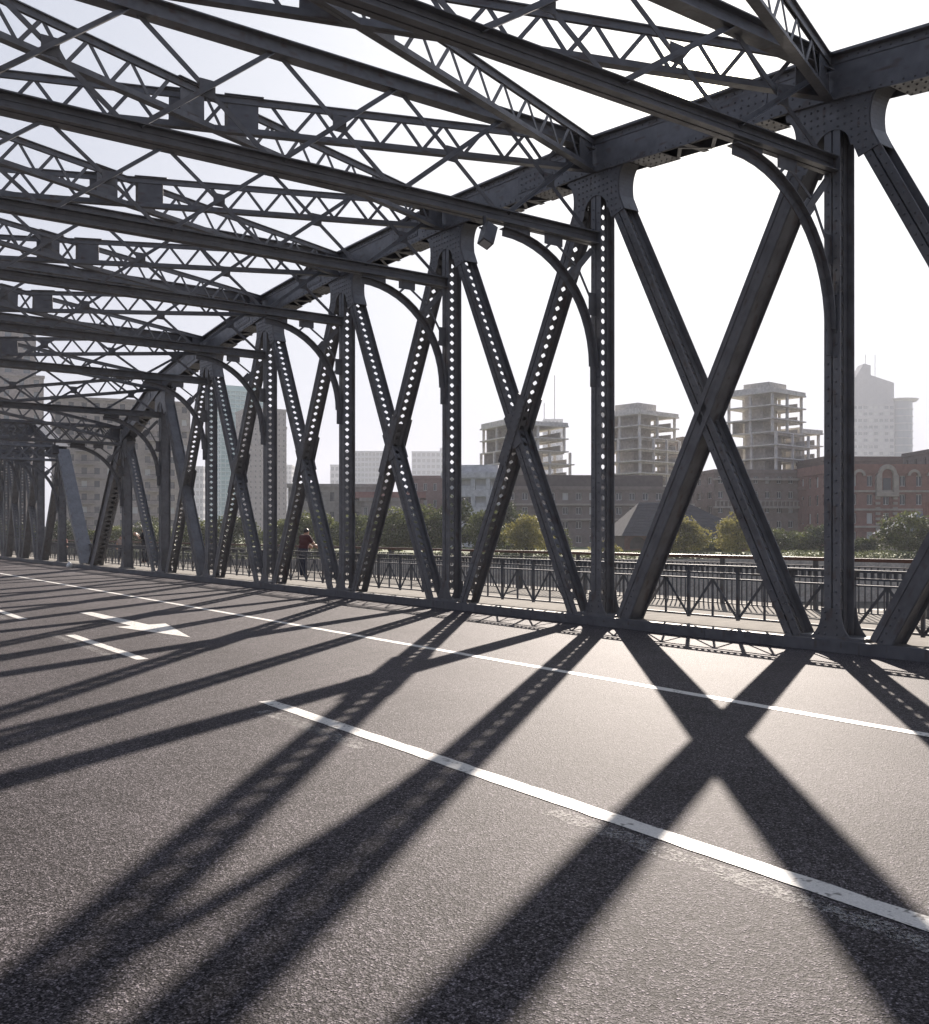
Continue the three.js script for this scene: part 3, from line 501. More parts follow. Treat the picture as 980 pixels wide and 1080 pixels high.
function person({ at, face, h, label, shirt, trousers, lean = 0, arms, cap }) {
  const o = thing('person', label, 'person', 'people on the walkway'); o.position.copy(at); o.rotation.y = face; const k = h / 1.7;
  const F = (y, z = 0) => { const b = 0.93; return y <= b ? z : z + Math.sin(lean) * (y - b); }, Yv = y => y <= 0.93 ? y : 0.93 + (y - 0.93) * Math.cos(lean);
  const P = (x, y, z = 0) => [x * k, Yv(y) * k, F(y, z) * k];
  const B = (a, ra, b, rb) => [...a, ra * k, ...b, rb * k];
  const sh = s => P(s * 0.18, 1.40, -0.01), hip = s => P(s * 0.09, 0.90), kn = s => P(s * 0.1, 0.49, s > 0 ? 0.03 : -0.01), an = s => P(s * 0.105, 0.08, s > 0 ? 0.02 : -0.04);
  const el = s => arms[s > 0 ? 0 : 2].map(v => v * k), wr = s => arms[s > 0 ? 1 : 3].map(v => v * k);
  const hd = P(0, 1.6, 0.02), all = [B(P(0, 1.47), 0.055, P(0, 1.55, 0.01), 0.052), [...hd, 0.088 * k, hd[0], hd[1] - 0.07 * k, hd[2] + 0.025 * k, 0.062 * k], [hd[0], hd[1] - 0.035 * k, hd[2] + 0.085 * k, 0.014 * k, hd[0], hd[1] - 0.01 * k, hd[2] + 0.078 * k, 0.01 * k],
    B(P(-0.1, 1.36), 0.1, P(0.1, 1.36), 0.1), B(P(-0.06, 1.2), 0.12, P(0.06, 1.2), 0.12), B(P(-0.06, 0.97), 0.115, P(0.06, 0.97), 0.115)];
  for (const s of [-1, 1]) {
    all.push(B(hip(s), 0.095, kn(s), 0.06), B(kn(s), 0.058, an(s), 0.038), [...an(s), 0.04 * k, an(s)[0], 0.035 * k, an(s)[2] + 0.15 * k, 0.032 * k], [...sh(s), 0.055 * k, ...el(s), 0.042 * k], [...el(s), 0.04 * k, ...wr(s), 0.027 * k]);
    const w = wr(s), e = el(s), d = V(w[0] - e[0], w[1] - e[1], w[2] - e[2]).normalize(), sd = V().crossVectors(d, V(0.2, 0.3, 1)).normalize();
    all.push([...w, 0.028 * k, w[0] + d.x * 0.07 * k, w[1] + d.y * 0.07 * k, w[2] + d.z * 0.07 * k, 0.03 * k]);
    for (let f = 0; f < 4; f++) { const q = V(...w).addScaledVector(d, 0.08 * k).addScaledVector(sd, (f - 1.5) * 0.019 * k), r = V().copy(q).addScaledVector(d, [0.07, 0.085, 0.08, 0.06][f] * k); r.y -= 0.02 * k; all.push([...q, 0.0095 * k, ...r, 0.0085 * k]); }
    const q = V(...w).addScaledVector(d, 0.03 * k).addScaledVector(sd, 0.025 * k), r = V().copy(q).addScaledVector(d, 0.04 * k).addScaledVector(sd, 0.035 * k); all.push([...q, 0.011 * k, ...r, 0.009 * k]);
  }
  bodyMesh(all, [-0.5 * k, 0, -0.5 * k], [0.5 * k, h, 0.8 * k], 0.021, 'body', skin, o);
  const sl = [B(P(-0.11, 1.37), 0.112, P(0.11, 1.37), 0.112), B(P(-0.07, 1.2), 0.133, P(0.07, 1.2), 0.133), B(P(-0.065, 1.0), 0.134, P(0.065, 1.0), 0.134)];
  for (const s of [-1, 1]) { const e = el(s), a = sh(s); sl.push([...a, 0.07 * k, a[0] + (e[0] - a[0]) * 0.75, a[1] + (e[1] - a[1]) * 0.75, a[2] + (e[2] - a[2]) * 0.75, 0.058 * k]); }
  bodyMesh(sl, [-0.45 * k, 0.75 * k, -0.4 * k], [0.45 * k, 1.55 * k, 0.6 * k], 0.022, 'shirt', shirt, o);
  const tr = [B(P(-0.06, 0.95), 0.126, P(0.06, 0.95), 0.126)]; for (const s of [-1, 1]) { tr.push(B(hip(s), 0.11, kn(s), 0.078), B(kn(s), 0.076, an(s), 0.06)); }
  bodyMesh(tr, [-0.3 * k, 0, -0.3 * k], [0.3 * k, 1.1 * k, 0.3 * k], 0.022, 'trousers', trousers, o);
  const hg = new THREE.SphereGeometry(0.101 * k, 20, 14, 0, Math.PI * 2, 0, Math.PI * 0.56); const hp = hg.attributes.position; for (let i = 0; i < hp.count; i++) { const q = 1 + 0.04 * Math.sin(i * 2.3); hp.setXYZ(i, hp.getX(i) * q * 0.95, hp.getY(i) * q, hp.getZ(i) * q * 1.05); } hg.computeVertexNormals();
  const hm = new THREE.Mesh(hg, cap || hairM); hm.name = cap ? 'cap' : 'hair'; hm.position.set(hd[0], hd[1] + 0.012 * k, hd[2] - 0.012 * k); hm.rotation.x = -0.35; o.add(hm);
  return shade(o);
}
const toRiver = Math.PI / 2;    // facing +x
person({ at: V(14.75, 0.155, -30.3), face: toRiver + 0.35, h: 1.62, lean: 0.22, label: 'person in dark red top and dark blue trousers leaning at the lattice railing', shirt: mat(0.07, 0.016, 0.018, 0.85), trousers: mat(0.02, 0.024, 0.045, 0.85), arms: [[0.3, 1.16, 0.2], [0.2, 1.08, 0.45], [-0.3, 1.16, 0.2], [-0.2, 1.08, 0.45]] });
person({ at: V(15.0, 0.155, -48.2), face: Math.PI + 0.9, h: 1.72, label: 'person in black top holding something up in front of the chest beyond the first span', shirt: mat(0.015, 0.015, 0.017, 0.85), trousers: mat(0.03, 0.03, 0.035, 0.85), arms: [[0.27, 1.2, 0.16], [0.08, 1.36, 0.4], [-0.27, 1.2, 0.16], [-0.08, 1.36, 0.4]] });
person({ at: V(15.5, 0.155, -53.9), face: -0.4, h: 1.32, label: 'short person in pale top standing between the slim post and the end post', shirt: mat(0.35, 0.28, 0.24, 0.85), trousers: mat(0.05, 0.05, 0.06, 0.85), arms: [[0.25, 1.15, 0], [0.24, 0.92, 0.08], [-0.25, 1.15, 0], [-0.24, 0.92, 0.08]] });
person({ at: V(15.0, 0.155, -56.6), face: toRiver, h: 1.62, label: 'person in purple top right beside the pale sloping end post', shirt: mat(0.12, 0.07, 0.22, 0.85), trousers: mat(0.05, 0.05, 0.08, 0.85), arms: [[0.25, 1.15, 0.02], [0.24, 0.92, 0.1], [-0.25, 1.15, 0.02], [-0.22, 1.0, 0.2]] });
person({ at: V(14.6, 0.155, -62.6), face: -0.2, h: 1.28, label: 'small person with a white cap seen through the far truss', shirt: mat(0.32, 0.13, 0.1, 0.85), trousers: mat(0.2, 0.22, 0.27, 0.85), cap: mat(0.8, 0.8, 0.8, 0.7), arms: [[0.25, 1.15, 0], [0.24, 0.92, 0.1], [-0.25, 1.15, 0], [-0.24, 0.92, 0.08]] });
{
  const g = new THREE.IcosahedronGeometry(0.13, 2), p = g.attributes.position; for (let i = 0; i < p.count; i++) { const x = p.getX(i), y = p.getY(i), z = p.getZ(i), q = 1 + 0.25 * Math.sin(x * 31 + y * 17) * Math.cos(z * 27); p.setXYZ(i, x * q, Math.max(-0.1, y * q * (1.2 - 2 * Math.abs(x))), z * q); } g.computeVertexNormals();
  const m = new THREE.Mesh(g, mat(0.8, 0.8, 0.78, 0.5)); m.name = 'plastic_bag'; m.position.set(11.6, 0.1, -48.6); scene.add(tag(m, 'crumpled white bag on the road by the foot of the far end post', 'bag')); shade(m);
}

// ---------------------------------------------------------------- trees on the far bank
const leafA = [mat(0.12, 0.135, 0.04, 0.7), mat(0.095, 0.11, 0.038, 0.7), mat(0.065, 0.08, 0.032, 0.7)].map(m => new THREE.MeshPhysicalMaterial({ color: m.color, roughness: 0.8, transmission: 0.4, thickness: 0, side: THREE.DoubleSide, vertexColors: true }));
const leafLight = new THREE.MeshPhysicalMaterial({ color: new THREE.Color().setRGB(0.22, 0.2, 0.06), roughness: 0.8, transmission: 0.45, thickness: 0, side: THREE.DoubleSide, vertexColors: true });
const bark = mat(0.08, 0.065, 0.05, 0.95);
const BANK = -0.7;
function tree(px, topPy, depth, wpx, m, label, leaf = 0.24) {
  const o = thing('tree', label, 'tree', 'trees on the far bank'), w = wpx / FOC * depth, base = spot(px, depth, BANK), H = upTo(topPy, depth) - BANK; o.position.copy(base); o.rotation.y = rr(0, 6.28);
  const rad = w / 2, cy = H * 0.56, ry = H * 0.47, tg = new Geo();
  const limb = (a, b, r0, r1) => { const g = new THREE.CylinderGeometry(r1, r0, 1, 7, 1); const d = V().subVectors(b, a), L = d.length(); const q = new THREE.Quaternion().setFromUnitVectors(YU, d.normalize()); tg.add(g, new THREE.Matrix4().compose(V().addVectors(a, b).multiplyScalar(0.5), q, V(1, L, 1))); };
  limb(V(0, -0.1, 0), V(0.1, H * 0.3, 0), 0.2, 0.15); limb(V(0.1, H * 0.3, 0), V(-0.1, H * 0.8, 0.1), 0.15, 0.04);
  // clumps of leaves spread through an uneven crown
  const P = [], N = [], C = [], nc = Math.round(26 + 10 * rad), per = Math.round(Math.min(150, 70 + rad * 16)), clumps = [];
  for (let i = 0; i < nc; i++) { const a = rr(0, 6.283), u = rr(-1, 1), r = Math.cbrt(rr(0.12, 1)), k = Math.sqrt(1 - u * u) * r * (1 - 0.25 * Math.max(0, u)); clumps.push([V(Math.cos(a) * k * rad * rr(0.8, 1.08), cy + u * r * ry * rr(0.88, 1.05), Math.sin(a) * k * rad * rr(0.8, 1.08)), rr(0.5, 1.05) * Math.min(1.15, 0.32 * rad + 0.25)]); }
  clumps.push([V(0, H - 0.35, 0), 0.4]);
  for (const [c, R] of clumps) { if (rnd() < 0.35) limb(V(0, Math.min(H * 0.6, c.y * 0.7), 0), c, 0.06, 0.02); const tone = rr(0.72, 1.3);
    for (let q = 0; q < per; q++) {
      const d = V(rr(-1, 1), rr(-1, 1), rr(-1, 1)).normalize(), p = V().copy(c).addScaledVector(d, R * Math.cbrt(rr(0.2, 1)) * rr(0.8, 1.15)); p.y = c.y + (p.y - c.y) * 0.8; if (p.y < 0.5) continue;
      const e1 = V(rr(-1, 1), rr(-1, 1), rr(-1, 1)).normalize(), e2 = V().crossVectors(e1, V(rr(-1, 1), rr(-1, 1), rr(-1, 1))).normalize(), s = leaf * rr(0.55, 1.2), n = V().crossVectors(e1, e2), t = tone * rr(0.8, 1.2);
      for (const [x, y] of [[-0.5, 0], [0.1, -0.4], [0.6, 0], [-0.5, 0], [0.6, 0], [0.1, 0.4]]) { P.push(p.x + e1.x * x * s + e2.x * y * s, p.y + e1.y * x * s + e2.y * y * s, p.z + e1.z * x * s + e2.z * y * s); N.push(n.x, n.y, n.z); C.push(t, t, t * rr(0.9, 1)); }
    } }
  tg.mesh('trunk', bark, o); const g = new THREE.BufferGeometry(); g.setAttribute('position', new THREE.Float32BufferAttribute(P, 3)); g.setAttribute('normal', new THREE.Float32BufferAttribute(N, 3)); g.setAttribute('color', new THREE.Float32BufferAttribute(C, 3));
  const cr = new THREE.Mesh(g, m); cr.name = 'crown'; o.add(cr); return shade(o);
}
[
  [14, 556, 112, 60, 1, 'tree behind the far span at the left edge'], [70, 552, 112, 62, 2, 'tree behind the people at the pale end post'], [118, 556, 112, 48, 0, 'tree seen between the slim post and the end post'], [160, 552, 110, 56, 1, 'tree behind the person in black'], [208, 550, 106, 50, 0, 'tree left of the teal tower'],
  [246, 546, 104, 52, 1, 'tree below the teal tower'], [300, 550, 102, 60, 0, 'tree above the person in dark red'], [336, 545, 100, 56, 0, 'tree right of the person in dark red'], [378, 546, 98, 58, 1, 'tree behind the fourth laced post'], [414, 540, 97, 56, 0, 'tree below the pale red roof'],
  [447, 538, 97, 56, 1, 'tree below the low pink brick building'], [480, 529, 99, 56, 2, 'tallest dark tree beside the white balcony building'], [512, 542, 95, 52, 1, 'dark tree left of the yellow green one'], [536, 530, 106, 44, 2, 'dark tree standing behind the yellow green one'],
  [588, 562, 96, 40, 1, 'small tree right of the yellow green one'],
  [750, 572, 98, 44, 1, 'low dark tree between the two paler trees'], [822, 562, 98, 58, 1, 'dark tree at the foot of the third unfinished tower'], [866, 558, 98, 50, 2, 'dark tree left of the red brick building'], [958, 546, 92, 64, 1, 'broad tree in front of the red brick building'], [912, 572, 94, 40, 2, 'low dark tree under the red brick gable'],
].forEach(a => tree(a[0], a[1], a[2], a[3], leafA[a[4]], a[5]));
[[556, 546, 90, 52, 'yellow green bushy tree standing before the others'], [722, 552, 90, 50, 'pale bushy tree below the grey hipped roof'], [778, 544, 92, 54, 'pale pointed tree at the foot of the crossed members'], [640, 575, 92, 30, 'small pale tree beside the brick shed arches']].forEach(a => tree(a[0], a[1], a[2], a[3], leafLight, a[4], 0.22));
{
  const P = [], N = [];                                              // clipped shrubs along the top of the embankment wall
  for (let i = 0; i < 26000; i++) { const X = rr(-75, 75), z = rr(85.2, 88), h = rr(0, 1) * (0.45 + 0.4 * n24(X / 60, 0.3)), p = spot(490 + X / 86 * FOC, z, BANK + h), e1 = V(rr(-1, 1), rr(-1, 1), rr(-1, 1)).normalize(), e2 = V().crossVectors(e1, V(rr(-1, 1), rr(-1, 1), rr(-1, 1))).normalize(), s = 0.2, n = V().crossVectors(e1, e2); for (const [x, y] of [[-0.5, -0.3], [0.5, -0.3], [0, 0.5]]) { P.push(p.x + (e1.x * x + e2.x * y) * s, p.y + (e1.y * x + e2.y * y) * s, p.z + (e1.z * x + e2.z * y) * s); N.push(n.x, n.y, n.z); } }
  const g = new THREE.BufferGeometry(); g.setAttribute('position', new THREE.Float32BufferAttribute(P, 3)); g.setAttribute('normal', new THREE.Float32BufferAttribute(N, 3)); g.setAttribute('color', new THREE.Float32BufferAttribute(new Array(P.length).fill(1), 3));
  const m = new THREE.Mesh(g, leafA[1]); m.name = 'shrub_border'; m.userData = { kind: 'stuff', label: 'low shrubs along the top of the embankment wall', category: 'shrubs' }; scene.add(shade(m));
}

// ---------------------------------------------------------------- buildings
const wallTex = texture(512, (u, v) => { const a = 0.78 + 0.14 * n24(u, v) + 0.1 * n180(u, v) - 0.12 * Math.max(0, n9(u, v * 0.3) - 0.6); return [a, a, a]; }, 9, true);
const wm = (r, g, b, rough = 0.95) => new THREE.MeshPhysicalMaterial({ color: new THREE.Color().setRGB(r, g, b), roughness: rough, specularIntensity: 0.25, map: wallTex });
const glassD = mat(0.03, 0.035, 0.04, 0.12), glassB = mat(0.10, 0.13, 0.15, 0.15), curtain = mat(0.5, 0.5, 0.49, 0.6), inside = mat(0.05, 0.05, 0.05, 0.9), frameW = mat(0.62, 0.62, 0.6, 0.6);
function site(name, label, px, depth, yaw = 0, y = BANK, cat = 'building', group) { const o = thing(name, label, cat, group); o.position.copy(spot(px, depth, y)); o.rotation.y = -TURN + yaw; return o; }
// one face of a building: piers and bands round recessed window openings. fx maps (along, up, out) to local space
const FACES = { front: (w, d) => (a, u, q) => V(a - w / 2, u, d / 2 + q), left: (w, d) => (a, u, q) => V(-w / 2 - q, u, a - d / 2), right: (w, d) => (a, u, q) => V(w / 2 + q, u, d / 2 - a) };
function face(g, wins, f, W, y0, y1, floors, bays, ww = 0.45, wh = 0.5, t = 0.35, o = {}) {
  const fh = (y1 - y0) / floors, bw = W / bays, sw = bw * ww, shh = fh * wh, e = o.edge || 0;
  const slab = (a0, a1, u0, u1, q0, q1) => { const c = (a, u, q) => f(a, u, q), k = [c(a0, u0, q0), c(a1, u0, q0), c(a1, u1, q0), c(a0, u1, q0), c(a0, u0, q1), c(a1, u0, q1), c(a1, u1, q1), c(a0, u1, q1)]; const F = (i, j, l, m, x, y) => g.quad(k[i], k[j], k[l], k[m], x, y); F(4, 5, 6, 7, a1 - a0, u1 - u0); F(0, 4, 7, 3, q1 - q0, u1 - u0); F(5, 1, 2, 6, q1 - q0, u1 - u0); F(7, 6, 2, 3, a1 - a0, q1 - q0); F(0, 1, 5, 4, a1 - a0, q1 - q0); };
  const sill = fh * (o.sill ?? 0.3);
  for (let i = 0; i < floors; i++) {                                 // bands below and above the openings
    const b = y0 + i * fh; slab(0, W, b, b + sill, -t, 0); slab(0, W, b + sill + shh, b + fh, -t, 0.0);
    for (let j = 0; j <= bays; j++) slab(Math.max(0, j * bw - (bw - sw) / 2), Math.min(W, j * bw + (bw - sw) / 2), b + sill, b + sill + shh, -t, 0.002);
    for (let j = 0; j < bays; j++) wins.push([f, j * bw + (bw - sw) / 2, b + sill, sw, shh, t, i, j]);
  }
}
function windows(o, wins, pick = () => glassD, frame = true) {
  let n = 0; const rest = new Map(), fr = new Geo();
  for (const [f, a, u, w, h, t, i, j] of wins) {
    const m = pick(i, j), g = new Geo(), q = -t + 0.08, k = [f(a, u, q), f(a + w, u, q), f(a + w, u + h, q), f(a, u + h, q)], b = [f(a, u, q - 0.03), f(a + w, u, q - 0.03), f(a + w, u + h, q - 0.03), f(a, u + h, q - 0.03)];
    g.quad(...k, w, h); g.quad(b[1], b[0], b[3], b[2], w, h); if (n++ < 280) g.mesh('window', m, o); else { if (!rest.has(m)) rest.set(m, new Geo()); const r = rest.get(m); r.quad(...k, w, h); }
    if (frame) { const bar = (a0, a1, u0, u1) => { const z = q + 0.05; fr.quad(f(a0, u0, z), f(a1, u0, z), f(a1, u1, z), f(a0, u1, z), 1, 1); }, s = 0.07; bar(a, a + w, u, u + s); bar(a, a + w, u + h - s, u + h); bar(a, a + s, u + s, u + h - s); bar(a + w - s, a + w, u + s, u + h - s); bar(a + w / 2 - s / 2, a + w / 2 + s / 2, u + s, u + h - s); }
  }
  for (const [m, g] of rest) stuff(g.mesh('window_rest', m, o)); if (frame) stuff(fr.mesh('window_frames', frame === true ? frameW : frame, o));
}
function block(o, { w, d, y0 = 0, h, m, floors, bays, sideBays = 3, ww, wh, t = 0.35, sides = ['front', 'left', 'right'], roof = true, parapet = 0.6, pick, frame, nm = 'wall', sill }) {
  const g = new Geo(), wins = []; g.rect(-w / 2 + t + 0.02, w / 2 - t - 0.02, y0, y0 + h - 0.02, -d / 2 + 0.02, d / 2 - t - 0.02);
  for (const s of ['front', 'left', 'right']) { const f = FACES[s](w, d), W = s === 'front' ? w : d; if (sides.includes(s)) face(g, wins, f, W, y0, y0 + h, floors, s === 'front' ? bays : sideBays, ww, wh, t, { sill }); else { const A = f(0, y0, 0), B = f(W, y0, 0), Cc = f(W, y0 + h, 0), D = f(0, y0 + h, 0); g.quad(A, B, Cc, D, W, h); } }
  g.mesh(nm, m, o);
  if (roof) new Geo().rect(-w / 2 - 0.25, w / 2 + 0.25, y0 + h, y0 + h + parapet, -d / 2, d / 2 + 0.25).mesh('parapet', m, o);
  windows(o, wins, pick, frame); return o;
}
const pickMix = (p, a = glassD, b = curtain) => { const r = [...Array(97)].map(() => rnd()); return (i, j) => r[(i * 31 + j * 17) % 97] < p ? b : a; };
const hgt = (py, depth) => upTo(py, depth) - BANK;
const wpx = (n, depth) => n / FOC * depth;

// the stone apartment block behind the far span
{
  const D = 235, m = wm(0.40, 0.345, 0.315), o = site('apartment_block', 'large brownish stone apartment block with balconies behind the far span', 128, D, 0.37);
  const W = wpx(134, D), H = hgt(428, D); block(o, { w: W, d: 16, h: H, m, floors: 11, bays: 11, sideBays: 4, ww: 0.42, wh: 0.5, pick: pickMix(0.15), frame: false });
  for (const c of [-8.1, 7.5]) for (let i = 1; i < 9; i++) { const y = i * H / 11, b = new Geo(); b.rect(c - 2, c + 2, y, y + 0.25, 8, 9.3); const bm = b.mesh('balcony', m, o); const r = new Geo(); r.rect(c - 2, c + 2, y + 0.95, y + 1.05, 9.2, 9.28); for (let k = -2; k <= 2; k += 0.2) r.rect(c + k - 0.02, c + k + 0.02, y + 0.25, y + 0.95, 9.22, 9.26); stuff(r.mesh('balcony_rail', inside, bm)); }
  for (const y of [0.45, 0.8]) new Geo().rect(-W / 2 - 0.3, W / 2 + 0.3, H * y, H * y + 0.5, 7.9, 8.4).mesh('cornice', m, o); shade(o);
  const D2 = 265, o2 = site('tower_block', 'tall brown stone tower behind the struts at the left edge', -2, D2, 0.46); block(o2, { w: wpx(70, D2), d: 18, h: hgt(352, D2), m: wm(0.34, 0.305, 0.285), floors: 18, bays: 4, ww: 0.36, wh: 0.5, pick: () => glassB, frame: false }); block(o2, { w: wpx(84, D2), d: 22, h: hgt(402, D2), m: wm(0.34, 0.305, 0.285), floors: 14, bays: 6, ww: 0.36, wh: 0.5, pick: () => glassB, frame: false, nm: 'lower_wall' }); shade(o2);
}
// towers far behind
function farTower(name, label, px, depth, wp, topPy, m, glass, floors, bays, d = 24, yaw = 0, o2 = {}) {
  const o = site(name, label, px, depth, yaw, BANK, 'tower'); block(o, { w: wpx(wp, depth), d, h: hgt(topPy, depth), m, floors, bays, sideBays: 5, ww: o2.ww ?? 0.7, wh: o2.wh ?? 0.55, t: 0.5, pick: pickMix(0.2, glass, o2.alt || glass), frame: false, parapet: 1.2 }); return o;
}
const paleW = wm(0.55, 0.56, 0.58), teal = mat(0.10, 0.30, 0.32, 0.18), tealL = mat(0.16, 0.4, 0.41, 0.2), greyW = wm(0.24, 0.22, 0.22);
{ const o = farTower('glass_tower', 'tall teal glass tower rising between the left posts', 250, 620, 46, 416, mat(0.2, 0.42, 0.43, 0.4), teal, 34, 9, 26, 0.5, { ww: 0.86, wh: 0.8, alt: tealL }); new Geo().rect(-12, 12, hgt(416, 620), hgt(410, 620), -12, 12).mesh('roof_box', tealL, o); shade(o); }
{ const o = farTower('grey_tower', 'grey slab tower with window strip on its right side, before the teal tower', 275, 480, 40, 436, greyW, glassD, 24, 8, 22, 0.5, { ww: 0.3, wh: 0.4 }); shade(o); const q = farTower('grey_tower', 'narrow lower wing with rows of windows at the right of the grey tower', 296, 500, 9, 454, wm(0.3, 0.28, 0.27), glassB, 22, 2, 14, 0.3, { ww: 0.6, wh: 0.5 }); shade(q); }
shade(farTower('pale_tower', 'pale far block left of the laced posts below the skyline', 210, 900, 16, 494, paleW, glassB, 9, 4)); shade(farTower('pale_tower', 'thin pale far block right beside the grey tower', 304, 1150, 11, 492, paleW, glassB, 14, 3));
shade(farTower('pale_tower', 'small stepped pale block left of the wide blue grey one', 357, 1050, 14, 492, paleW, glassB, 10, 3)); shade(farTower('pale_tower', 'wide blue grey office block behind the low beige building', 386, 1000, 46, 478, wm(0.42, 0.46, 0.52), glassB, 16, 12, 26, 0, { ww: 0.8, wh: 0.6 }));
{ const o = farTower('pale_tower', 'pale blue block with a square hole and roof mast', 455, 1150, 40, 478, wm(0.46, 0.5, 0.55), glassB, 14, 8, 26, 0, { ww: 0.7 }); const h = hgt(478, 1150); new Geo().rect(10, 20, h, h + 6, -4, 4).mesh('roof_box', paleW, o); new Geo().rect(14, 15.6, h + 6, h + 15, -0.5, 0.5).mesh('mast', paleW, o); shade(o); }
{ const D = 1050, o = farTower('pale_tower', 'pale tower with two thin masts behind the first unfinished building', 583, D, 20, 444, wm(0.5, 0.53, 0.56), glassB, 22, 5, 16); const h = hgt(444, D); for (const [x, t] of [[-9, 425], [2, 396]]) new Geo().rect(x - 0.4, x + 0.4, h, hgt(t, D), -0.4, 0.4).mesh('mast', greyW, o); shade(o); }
{ // slanted-top tower at the right
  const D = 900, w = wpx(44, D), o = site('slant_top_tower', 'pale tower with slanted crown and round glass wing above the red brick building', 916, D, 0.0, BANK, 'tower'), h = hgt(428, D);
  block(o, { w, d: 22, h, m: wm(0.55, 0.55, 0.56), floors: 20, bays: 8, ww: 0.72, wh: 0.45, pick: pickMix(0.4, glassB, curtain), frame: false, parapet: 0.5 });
  const sh = new THREE.Shape(), k = D / FOC; sh.moveTo(-w / 2, 0); sh.lineTo(w / 2, 0); sh.lineTo(w / 2, 22 * k); sh.lineTo(-2, 30 * k); sh.lineTo(-2, 40 * k); sh.lineTo(-8, 42 * k); sh.lineTo(-w / 2, 22 * k); sh.closePath();
  const g = new THREE.ExtrudeGeometry(sh, { depth: 14, bevelEnabled: false }); const cm = new THREE.Mesh(g, wm(0.5, 0.5, 0.51)); cm.name = 'slanted_crown'; cm.position.set(0, h + 0.5, -4); o.add(cm);
  const hw = hgt(424, D), cyl = new Geo(); for (let i = 0; i < 18; i++) cyl.add(new THREE.CylinderGeometry(11, 11, 0.9, 24), new THREE.Matrix4().makeTranslation(w / 2 + 9, 2 + i * hw / 18.4, 2)); const wing = cyl.mesh('wing_slabs', wm(0.5, 0.52, 0.54), o);
  const gl = new Geo().add(new THREE.CylinderGeometry(10.5, 10.5, hw, 24), new THREE.Matrix4().makeTranslation(w / 2 + 9, hw / 2, 2)); gl.mesh('wing_glass', mat(0.2, 0.25, 0.28, 0.2), o); new Geo().add(new THREE.CylinderGeometry(15, 13, 2, 24), new THREE.Matrix4().makeTranslation(w / 2 + 10, hw + 0.8, 2)).mesh('wing_roof', wm(0.5, 0.5, 0.5), o);
  for (const [x, t] of [[-2.6, 374], [6, 374]]) new Geo().rect(x - 0.2, x + 0.2, h + 14, hgt(t, D), 0, 0.24).mesh('mast', greyW, o); shade(o);
}
// low buildings along the far bank, left to right
{ const D = 175, o = site('low_building', 'long beige two storey building behind the trees', 358, D, 0.1); block(o, { w: wpx(100, D), d: 14, h: hgt(516, D), m: wm(0.36, 0.33, 0.3), floors: 3, bays: 8, ww: 0.34, wh: 0.46, pick: pickMix(0.1), frame: false }); shade(o);
  const o2 = site('low_building', 'low building with faded red roof between the crossed members', 412, D - 6, 0.05); block(o2, { w: wpx(56, D), d: 12, h: hgt(531, D), m: wm(0.33, 0.29, 0.27), floors: 2, bays: 6, ww: 0.4, wh: 0.45, frame: true }); new Geo().rect(-6, 6, hgt(531, D) + 0.6, hgt(525, D) + 0.6, -5, 5).mesh('red_roof', wm(0.33, 0.16, 0.14), o2); shade(o2);
  const o3 = site('low_building', 'low pinkish brick building left of the white balcony building', 455, D + 10, 0); block(o3, { w: wpx(42, D), d: 12, h: hgt(507, D + 10), m: wm(0.30, 0.21, 0.19), floors: 4, bays: 4, ww: 0.35, wh: 0.45, pick: pickMix(0.2) }); shade(o3); }
{ const D = 165, W = wpx(62, D), o = site('balcony_building', 'white building with recessed balconies below the first unfinished tower', 503, D, -0.12), H = hgt(506, D), m = wm(0.62, 0.62, 0.63); block(o, { w: W, d: 12, h: H, m, floors: 4, bays: 4, ww: 0.72, wh: 0.62, t: 1.0, pick: pickMix(0.25), frame: true, parapet: 0.9 });
  for (let i = 0; i < 4; i++) for (let j = 0; j < 4; j++) { const x = -W / 2 + (j + 0.5) * W / 4; new Geo().rect(x - W * 0.085, x + W * 0.085, (i + 0.3) * H / 4, (i + 0.3) * H / 4 + 0.7, 5.75, 5.83).mesh('balcony_panel', m, o); }
  new Geo().rect(-W / 2 + 2, W / 2 - 1, H + 0.9, hgt(492, D), -4, 4).mesh('penthouse', m, o); shade(o); }
